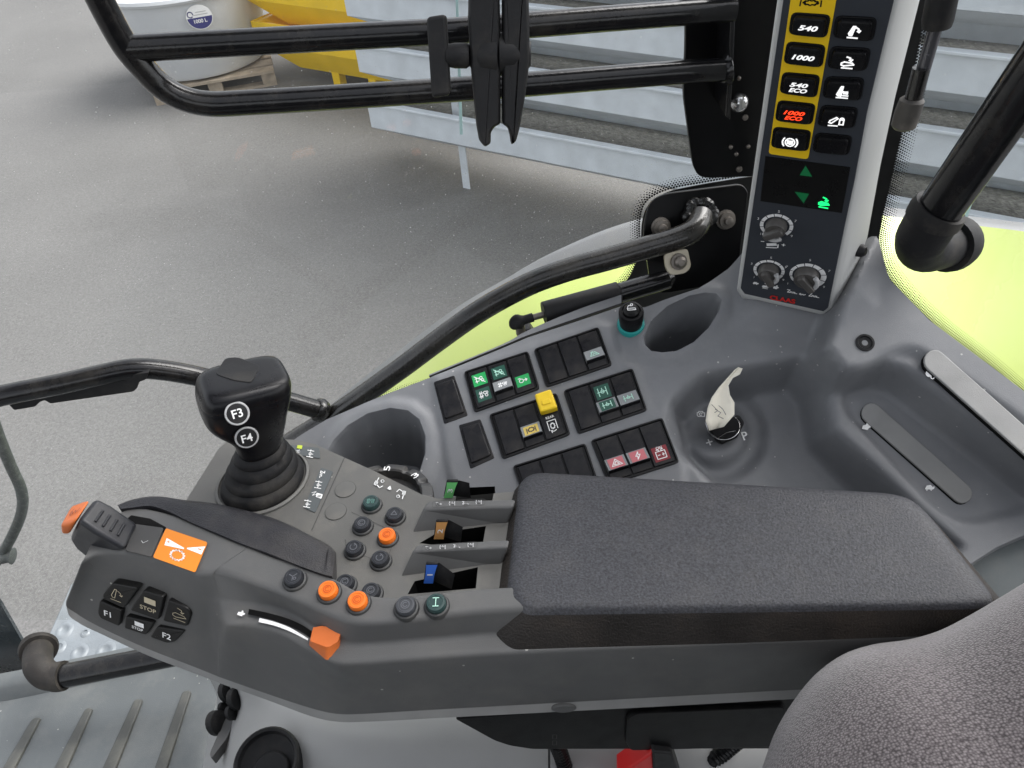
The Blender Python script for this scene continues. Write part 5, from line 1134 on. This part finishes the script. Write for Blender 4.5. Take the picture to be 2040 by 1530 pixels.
# thumb wheel with numbers
wc = dk(754, 989, -.004); wn = V((.0, .12, 1)).normalized(); m = MB(); R = .0500
u = RT - wn * RT.dot(wn); u.normalize(); v = wn.cross(u); rgs = []
for r, h in [(R * .9, -.024), (R, -.021), (R * 1.0, -.0065), (R * .985, -.0045), (R * .80, -.0015), (R * .77, -.003), (R * .76, -.012), (R * .3, -.012)]:
    rg = []
    for j in range(132):
        a = 2 * math.pi * j / 132; k = 1 - .085 * max(0, math.cos(a * 11 + .9)) ** 8 if r > R * .9 else 1 - .02 * max(0, math.cos(a * 11 + .9)) ** 8
        rg.append(wc + u * (r * k * math.cos(a)) + v * (r * k * math.sin(a)) + wn * (h - (.002 * max(0, math.cos(a * 11 + .9)) ** 8 if r > R * .78 else 0)))
    rgs.append(rg)
m.loft(rgs, 0); m.poly(rgs[-1], 0); wh = m.build('thumb_wheel', mat('worn_black_rubber', (.03, .03, .031), .45, dust=.15, ds=40), ar, angle=40)
s = MB()
for x, y, t in ((771, 933, '5'), (827, 947, '3'), (717, 944, '7')):
    o = Plane(wc - wn * .0008, wn).on(x, y); rad = (o - wc); rad = (rad - wn * rad.dot(wn)).normalized(); tan = wn.cross(rad)
    s.text(t, o, rad, tan, .0062, 0, .01, .0066)
s.build('wheel_number', WHT, wh)
# fins between the levers
def fin(top, tip, ht):
    """top: far-left, far-right, near-right, near-left of the upper edge; tip: the two ends where it meets the deck"""
    T = [onz(x, y, ZD + ht) for x, y in top]; B = [onz(x, y, ZD - .004) for x, y in tip]
    m = MB(); m.add(T + B, [[0, 1, 2, 3], [3, 2, 6, 7], [0, 3, 7, 4], [1, 0, 4, 5], [2, 1, 5, 6], [4, 7, 6, 5]], 0); return m.build('divider_fin', PLA, ar, flat=True, bevel=.0025, bseg=3)
def f2(L): return [(560 + x * .26144, 840 + y * .26144) for x, y in L]
fin(f2([(1120, 600), (1790, 588), (1770, 648), (1085, 660)]), f2([(1010, 850), (1760, 740), (1720, 800), (975, 885)]), .017)
fin(f2([(1040, 935), (1740, 897), (1730, 957), (1000, 985)]), f2([(930, 1190), (1700, 1060), (1670, 1110), (888, 1222)]), .017)
zz = .0176
for L in (f2([(1165, 618), (1540, 600)]), f2([(1085, 955), (1480, 925)])):
    a, b = L; m = MB()
    for k, nm in enumerate(('hyd', 'axle', 'coil', 'axle')):
        x = a[0] + (b[0] - a[0]) * (.1 + .27 * k); y = a[1] + (b[1] - a[1]) * (.1 + .27 * k) + 3; icon(m, Quad(*[onz(x + dx, y + dy, ZD + zz) for dx, dy in ((-7, -5), (7, -5), (7, 5), (-7, 5))]), nm, 0, 0, .0008)
    P = round_poly([onz(x, y, ZD + zz - .0003) for x, y in [(a[0] - 2, a[1] - 3), (b[0] + 4, b[1] - 3), (b[0] + 3, b[1] + 9), (a[0] - 4, a[1] + 9)]], .002); m.stroke(P, .0003, V((0, 0, 1)), 1, True)
    m.build('fin_symbols', [GRYP, PLD], ar)
def lever(tab, rt, mt, txt, label):
    """tab: top-left, top-right, bottom-right, bottom-left of the coloured face; rt: the right end top and bottom"""
    zt, zb = ZD + .022, ZD + .001
    a, b, c, d = [onz(*p, z) for p, z in zip(tab, (zt, zt, zb, zb))]; e, f = onz(*rt[0], ZD + .014), onz(*rt[1], ZD - .002)
    q = Quad(a, b, c, d); up = (a - d).normalized(); m = MB()
    far = V((0, .004, 0))
    m.loft([[a, b, c, d], [p + (e - b) * .0 for p in (b + (b - a) * .10, e, f, c)]], 0, True, True, True)
    rg = []
    for t in np.linspace(-.03, 1.05, 9):
        k = .12 * math.cos((t - .5) * math.pi) * (1 if 0 <= t <= 1 else 0); l, r = q.at(k * .6, t, .0015), q.at(1 - k * .6, t, .0015); rg.append([l, r, r - q.n * .003, l - q.n * .003])
    o = MB(); o.loft(rg, 0, True, True, True); body = m.build('lever', RUB, ar, angle=30, bevel=.002, bseg=3); body['label'] = label
    o.build('lever_edge', RUB, body, angle=40, bevel=.0012)
    o = MB(); rg = []
    for t in np.linspace(0.0, 1.0, 9):
        k = .10 * math.cos((t - .5) * math.pi); l, r = q.at(.03 + k * .6, t, .0015), q.at(.97 - k * .6, t, .0015); rg.append([l, l + q.n * .0009, r + q.n * .0009, r])
    for i in range(8): o.add(rg[i] + rg[i + 1], [[0, 1, 5, 4], [1, 2, 6, 5], [2, 3, 7, 6]], 0)
    s = q.at(.5, .5, .003); o.text(txt, s, -q.w().normalized() if False else q.w().normalized(), -q.u().normalized(), .0045, 1, .01, .0055 if txt != '1' else .0016); o.build('coloured_tab', [mt, WHT], body, angle=40)
lever([(890, 957), (913, 957), (903, 988), (884, 988)], [(935, 962), (938, 992)], GTAB, '3', 'green lever numbered 3')
lever([(869, 1036), (893, 1036), (885, 1070), (864, 1070)], [(922, 1050), (918, 1080)], OTAB, '2', 'orange lever numbered 2')
lever([(849, 1121), (873, 1121), (864, 1158), (844, 1158)], [(906, 1144), (900, 1174)], BLUE, '1', 'blue lever numbered 1')

# ================================================================== JOYSTICK
jb = onz(520, 962, ZD); js = thing('joystick', 'black joystick with rubber boot and F3 and F4 buttons on its grip', 'joystick', jb)
hd = V((C.x - jb.x, C.y - jb.y, 0)).normalized(); JX = V((-hd.y, hd.x, 0)) * 1.0
if JX.dot(RT) < 0: JX = -JX
JP = Plane(jb, hd); JP.n = hd
def jring(x, y, w, dep, tilt=0.0, pw=2.0, n=40, dx=0.0):
    """ring whose centre projects on pixel (x, y), w = half width in pixels, on the upright plane of the stick"""
    c = JP.on(x, y); k = (c - C).dot(FW) / FPX; o = []
    for j in range(n):
        a = 2 * math.pi * j / n; ca, sa = math.cos(a), math.sin(a); e = 2 / pw
        X = math.copysign(abs(ca) ** e, ca) * w * k; Y = math.copysign(abs(sa) ** e, sa) * w * k * dep
        o.append(c + JX * X - hd * Y + V((0, 0, 1)) * (-tilt * X))
    return o
br_ = [(523, 956, 96), (523, 950, 95), (522, 944, 88)]
m = MB(); m.loft([jring(523, 961, 93, .92), jring(523, 957, 93, .92), jring(523, 955, 88, .92)], 0); m.build('boot_collar', HOLE if False else DECK, js, angle=40)
m = MB(); m.loft([jring(523, 958, 83, .9), jring(523, 952, 83, .9), jring(522, 944, 79, .9), jring(522, 940, 72, .9), jring(521, 937, 74, .9), jring(521, 927, 71, .9), jring(520, 922, 62, .9), jring(520, 919, 64, .9), jring(519, 909, 60, .9), jring(519, 904, 52, .9), jring(518, 901, 54, .9), jring(518, 893, 50, .9), jring(517, 887, 42, .9)], 0, True, False, True); m.build('rubber_boot', RUB, js, angle=70)
gr = [(516, 897, 42, .95, 0, 2.3), (516, 880, 46, .95, 0, 2.4), (515, 866, 49, .92, 0, 2.5), (511, 852, 56, .88, 0, 2.6), (505, 842, 63, .86, .04, 2.7), (495, 830, 72, .83, .08, 2.9), (489, 817, 80, .80, .11, 3.2), (486, 802, 84, .79, .13, 3.6), (485, 787, 86, .78, .15, 4), (485, 778, 86.5, .78, .16, 4), (485, 776, 85, .77, .16, 4), (485, 774, 86.5, .78, .16, 4), (486, 763, 85.5, .78, .17, 4), (486, 755, 83, .76, .17, 4), (487, 749, 78.5, .72, .17, 4), (487, 746, 72, .66, .17, 4), (487, 745, 62, .56, .17, 4)]
GR = [jring(*a) for a in gr]
m = MB(); m.loft(GR, 0, True, True, True); m.build('grip', mat('grip_black', (.005, .005, .0065), .3, bump=.15, bs=1500, dust=.03, spec=.3), js, angle=60, subsurf=1)
from mathutils.bvhtree import BVHTree
GT = BVHTree.FromPolygons([tuple(p) for p in m.v], m.f)
def on_grip(x, y, h):
    hit, hn, _i, _dd = GT.ray_cast(C, ray(x, y).normalized())
    if hn.dot(C - hit) < 0: hn = -hn
    return hit + hn * h
TPj = Plane(on_grip(470, 738, 0), (on_grip(500, 742, 0) - on_grip(440, 735, 0)).cross(on_grip(470, 755, 0) - on_grip(472, 722, 0)))
m = MB(); P = round_poly([TPj.on(x, y, -.0008) for x, y in [(428, 747), (449, 715), (474, 713), (520, 731), (501, 764), (464, 759)]], .004); m.prism(P, TPj.n * .0012, 0, .0006); m.build('grip_cap', BLKM, js, angle=40)
for x, y, t in ((472, 824, 'F3'), (490, 867, 'F4')):
    hit, hn, _i, _dd = GT.ray_cast(C, ray(x, y).normalized())
    if hn.dot(C - hit) < 0: hn = -hn
    nrm = (hn * .45 + (C - hit).normalized() * .55).normalized(); o = hit + nrm * .0042
    m = MB(); m.lathe(o, nrm, [(.0100, -.008), (.0100, .0002), (.0097, .0009), (.0090, .0013), (.0082, .0012)], 30, mis=[0, 0, 1, 1, 0]); b = m.build('round_button', [BLKM, GRYP], js, angle=35)
    m = MB(); m.lathe(o, nrm, [(.0081, .0008), (.0079, .0017), (.006, .0020)], 30, 0, cap1=True); u = (JX + V((0, 0, -.12))).normalized(); u = (u - nrm * u.dot(nrm)).normalized(); v = nrm.cross(u); v = v if v.z > 0 else -v
    m.text(t, o + nrm * .0023, u, v, .0072, 1, .015); m.build('button_cap', [BLKM, WHT], b, angle=35)

# ================================================================== BELOW THE ARMREST
# ribbed floor mat
FZ = -1.155; F_ = Plane(C + V((0, .4, FZ)), V((0, 0, 1)))
fm = thing('floor_mat', 'grey ribbed rubber floor mat by the door step', 'floor mat', F_.on(220, 1450))
m = MB(); P = [(-60, 1402), (40, 1385), (300, 1330), (360, 1318), (420, 1345), (438, 1372), (420, 1470), (405, 1580), (-60, 1580)]
P3 = round_poly([F_.on(x, y) for x, y in P], .02); m.prism(P3, V((0, 0, -.012)), 0); m.build('mat_sheet', MATR, fm, bevel=.003)
Zf = lambda L: [(x * .3627, 1130 + y * .3627) for x, y in L]
for L in ([(185, 832), (232, 828), (60, 1160), (-10, 1160)], [(475, 778), (517, 778), (355, 1150), (280, 1150)], [(745, 728), (791, 728), (625, 1150), (548, 1150)], [(1008, 684), (1056, 682), (908, 1150), (838, 1150)]):
    m = MB(); m.prism(round_poly([F_.on(x, y, .0005) for x, y in Zf(L)], .006, 3), V((0, 0, .0045)), 0, .002); m.build('rib', RIB, fm, angle=35)
m = MB(); A = catmull([F_.on(x, y) for x, y in [(-60, 1408), (40, 1391), (300, 1336), (365, 1322), (425, 1348)]], 6); m.loft([A, [p + V((0, .010, .02)) for p in A], [p + V((0, .02, .030)) for p in A], [p + V((0, .034, .028)) for p in A], [p + V((0, .036, -.12)) for p in A]], 0, False); m.build('raised_edge', MATR, fm, angle=70)
# dimpled step outside the door
ZS = -1.52; S_ = Plane(C + V((0, .85, ZS)), V((0, 0, 1)))
sp = thing('access_step', 'grey metal access step with stamped anti-slip dimples', 'step', S_.on(250, 1280))
m = MB(); P = [S_.on(x, y) for x, y in [(85, 1290), (140, 1165), (190, 1110), (520, 1150), (560, 1330), (300, 1350), (110, 1360)]]; m.prism(P, V((0, 0, -.03)), 0); m.build('tread', STEPM, sp, bevel=.004)
for x, y, r in [(128, 1256, 13), (170, 1261, 7), (158, 1300, 13), (210, 1297, 15), (252, 1302, 13), (173, 1222, 9), (205, 1240, 10), (232, 1262, 9), (118, 1290, 10), (300, 1290, 11)]:
    m = MB(); q = S_.on(x, y); k = (q - C).length / FPX; m.lathe(q, V((0, 0, 1)), [(r * k * 1.15, .0), (r * k * .9, .0025), (r * k * .62, .003), (r * k * .5, .0005)], 20, sx=1, sy=1.1); m.build('dimple', STEPM, sp, angle=60)
# lower corner of the door glass with its dark border
dg = thing('door_sill_panel', 'dark slate lower corner of the door glass at the left edge', 'door corner', ony(20, 1370, .74))
m = MB(); P = round_poly([ony(x, y, .72) for x, y in [(-60, 1130), (2, 1205), (52, 1292), (70, 1345), (72, 1372), (22, 1380), (-60, 1340)]], [.001, .001, .01, .01, .006, .01, .001]); m.prism(P, V((0, .006, 0)), 0); m.build('panel', mat('slate_glass', (.028, .038, .044), .18, var=.1, dust=.15, ds=5), dg, bevel=.001)
m = MB(); dq = Plane(ony(20, 1340, .7185), V((0, -1, 0)))
for i in range(9):
    for j in range(7):
        x, y = 0 + i * 8 - j * 2, 1332 + j * 6 + i * 1.6
        if x < -4 or y > 1372: continue
        c = dq.on(x, y); m.poly([c + V((.0017 * math.cos(a), 0, .0017 * math.sin(a))) for a in np.linspace(0, 6.283, 9)[:-1]])
m.build('frit_dots', FRIT, dg)
m = MB(); m.loft([[ony(x, y, .74) for x, y in [(-10, 1192), (8, 1204), (54, 1288)]], [ony(x, y, .722) for x, y in [(-10, 1200), (2, 1206), (50, 1291)]]], 0, False); m.build('edge_seal', LIP, dg)
# low tube with elbow across the door step
lr = thing('floor_rail', 'black tube with a dusty rubber elbow low beside the door step', 'rail', ony(76, 1330, .60))
Y = .60; m = MB(); m.tube([ony(118, 1348, Y), ony(340, 1305, Y + .012), ony(480, 1272, Y + .02)], .0175, 24); m.build('tube', TUBE, lr, angle=60)
DUSTR = mat('dusty_rubber', (.030, .027, .025), .6, bump=.3, bs=700, dust=.2, spec=.3)
el = catmull([ony(128, 1346, Y), ony(112, 1348, Y), ony(92, 1344, Y + .003), ony(78, 1330, Y + .012), ony(75, 1312, Y + .030), ony(77, 1294, Y + .050)], 6)
m = MB(); m.tube(el, [.0215] * 7 + [.0205] * (len(el) - 7), 24); m.build('elbow', DUSTR, lr, angle=50)
m = MB(); m.tube([ony(77, 1297, Y + .046), ony(77, 1292, Y + .052), ony(78, 1286, Y + .058)], [.026, .0275, .0265], 26); m.build('flange', DUSTR, lr, angle=40)
# seat plinth with air nozzle
pl_ = thing('seat_plinth', 'light grey moulded plinth under the armrest with a round air nozzle', 'plinth', onz(560, 1520, -.95))
rowsP = [[(405, 1330, -1.02), (470, 1345, -.93), (560, 1370, -.89), (720, 1400, -.87), (950, 1400, -.86), (1300, 1390, -.86), (1800, 1380, -.86)],
         [(432, 1392, -1.10), (490, 1400, -.95), (570, 1410, -.88), (720, 1440, -.86), (950, 1440, -.85), (1300, 1430, -.85), (1800, 1420, -.85)],
         [(415, 1470, -1.13), (470, 1455, -.98), (560, 1448, -.88), (720, 1480, -.855), (950, 1485, -.85), (1300, 1480, -.85), (1800, 1470, -.85)],
         [(402, 1545, -1.14), (445, 1530, -1.02), (520, 1500, -.895), (720, 1540, -.87), (950, 1540, -.86), (1300, 1540, -.86), (1800, 1530, -.86)],
         [(390, 1640, -1.15), (430, 1640, -1.05), (520, 1640, -.95), (720, 1640, -.92), (950, 1640, -.9), (1300, 1640, -.9), (1800, 1640, -.9)]]
g3 = [catmull([onz(*p) for p in r], 5) for r in rowsP]; g3 = list(zip(*[catmull(list(c), 5) for c in zip(*g3)])); m = MB(); m.loft([list(r) for r in g3], 0, False); m.build('moulding', SEATB, pl_, angle=80)
vo = onz(532, 1518, -.868); vn = (C - vo).normalized() * .7 + V((-.25, .1, .6)); vn.normalize()
m = MB(); m.lathe(vo, vn, [(.038, -.03), (.037, .003), (.035, .005), (.032, .004), (.030, -.002), (.028, -.003)], 40, cap1=True); nz = m.build('air_nozzle', BLKM, pl_, angle=40)
m = MB(); vu = RT - vn * RT.dot(vn); vu.normalize(); vv = vn.cross(vu); m.lathe(vo + vu * .006 - vv * .010, vn, [(.022, -.003), (.021, .001), (.019, .003)], 32, cap1=True); m.build('nozzle_flap', BLKM, nz, angle=40)
# little cluster of pedals seen edge-on between mat and plinth
pd_ = thing('latch_cluster', 'small cluster of black rubber rollers and latches beside the floor mat', 'latch', onz(450, 1440, -1.0))
for x, y, r, z in ((456, 1378, 17, -.99), (474, 1392, 18, -.97), (445, 1410, 9, -1.0), (436, 1440, 20, -1.0), (463, 1420, 12, -.98)):
    m = MB(); q = onz(x, y, z); k = (q - C).length / FPX; m.lathe(q, (RT * .8 + UP * .2 - FW * .3), [(r * k * .55, -r * k * .5), (r * k, -r * k * .4), (r * k, r * k * .2), (r * k * .7, r * k * .4)], 18, cap0=True, sx=1.0, sy=1.25); m.build('roller', RUB, pd_, angle=40)
m = MB(); m.prism(round_poly([onz(x, y, -1.0) for x, y in [(480, 1375), (492, 1380), (452, 1470), (420, 1512), (418, 1500), (440, 1450)]], .004), V((0, 0, -.02)), 0, .002); m.build('latch_rail', PLA, pd_, angle=40)
# black tray hanging under the armrest
ub = thing('under_tray', 'black box-shaped tray below the armrest with a rounded lid', 'tray', ony(1250, 1490, .30))
U_ = Plane(ony(1250, 1450, .312), V((0, -1, .1))); m = MB(); P = round_poly([U_.on(x, y) for x, y in [(905, 1432), (1600, 1380), (1640, 1400), (1560, 1492), (1060, 1493), (1015, 1486), (985, 1476)]], .004); m.prism(P, V((0, .10, -.01)), 0); m.build('box', mat('satin_black', (.004, .004, .0045), .4, bump=.15, bs=1000, dust=.04, spec=.2), ub, bevel=.002)
m = MB(); P = round_poly([U_.on(x, y, .0005) for x, y in [(1248, 1422), (1268, 1412), (1560, 1400), (1580, 1480), (1255, 1488), (1244, 1470)]], .004); m.prism(P, U_.n * .004, 0, .0015); m.build('lid', bpy.data.materials['satin_black'], ub, angle=40)
m = MB(); q = U_.on(1105, 1465, .0008); 
for dy in (0, 12): m.stroke([U_.on(x, y + dy, .0008) for x, y in [(1101, 1464), (1109, 1464), (1109, 1472), (1101, 1472)]], .0005, U_.n, 0, True)
m.build('moulded_mark', PLD, ub)
m = MB(); m.tube([ony(1094, 1490, .33), ony(1094, 1600, .33)], .0012, 8); o = m.build('bracket_edge', BLK, ub)
# cables and the red lever by the seat
cb = MB(); pth = catmull([ony(1108, 1480, .34), ony(1118, 1505, .34), ony(1130, 1540, .335), ony(1160, 1610, .33)], 10); cb.tube(pth, [.0075 + .0012 * (k % 2) for k in range(len(pth))], 12); o = cb.build('cable_sleeve', BLK, None, angle=25); tag(o, 'black corrugated cable sleeve hanging below the armrest tray', 'cable')
rl = MB(); P = [ony(x, y, .30) for x, y in [(1235, 1545), (1300, 1500), (1305, 1560), (1290, 1600), (1235, 1600)]]; rl.prism(P, V((0, .02, 0)), 0); o = rl.build('red_handle', REDP, None, bevel=.002); tag(o, 'red handle tip at the bottom edge below the tray', 'handle')
m = MB(); P = [ony(x, y, .298) for x, y in [(1300, 1498), (1340, 1502), (1370, 1600), (1304, 1600)]]; m.prism(P, V((0, .03, 0)), 0); o = m.build('seat_bracket', BLKM, None, bevel=.002); tag(o, 'matt black bracket beside the red handle', 'bracket')
for pth, r, lb in (([(1350, 1480, .35), (1400, 1505, .345), (1440, 1530, .34), (1470, 1600, .34)], .005, 'grey dusty hose beside the corrugated sleeve near the seat'), ([(1470, 1475, .34), (1440, 1500, .335), (1405, 1530, .33), (1370, 1600, .33)], .008, 'thick black corrugated sleeve crossing under the seat edge')):
    p3 = catmull([ony(*p) for p in pth], 12); m = MB(); m.tube(p3, [r + (.0013 * (k % 2) if r > .006 else 0) for k in range(len(p3))], 12); o = m.build('hose', STEEL if r < .006 else BLK, None, angle=25); tag(o, lb, 'hose')

# ================================================================== SEAT
se = thing('seat', 'grey speckled fabric seat bolster in the lower right corner', 'seat', rng(1800, 1500, .62))
SIL = [(1440, 1780), (1490, 1620), (1520, 1530), (1545, 1460), (1580, 1400), (1625, 1345), (1680, 1305), (1740, 1285), (1810, 1275), (1870, 1258), (1930, 1228), (1990, 1193), (2040, 1163), (2120, 1120), (2260, 1060)]
Cc = (2150, 1800)
def srow(f, R, dR): 
    o = []
    for i, (x, y) in enumerate(SIL):
        t = i / (len(SIL) - 1); o.append(rng(x + (Cc[0] - x) * f, y + (Cc[1] - y) * f, R + dR * t))
    return catmull(o, 5)
rws = [srow(.16, .72, .06), srow(.05, .69, .06), srow(.0, .645, .06), srow(.012, .610, .06), srow(.05, .578, .055), srow(.13, .548, .05), srow(.28, .520, .04), srow(.5, .50, .03), srow(.8, .49, .02)]
cc = list(zip(*[catmull(list(c), 4) for c in zip(*rws)])); m = MB(); m.loft([list(r) for r in cc], 0, False); m.build('bolster', FAB, se, angle=80)
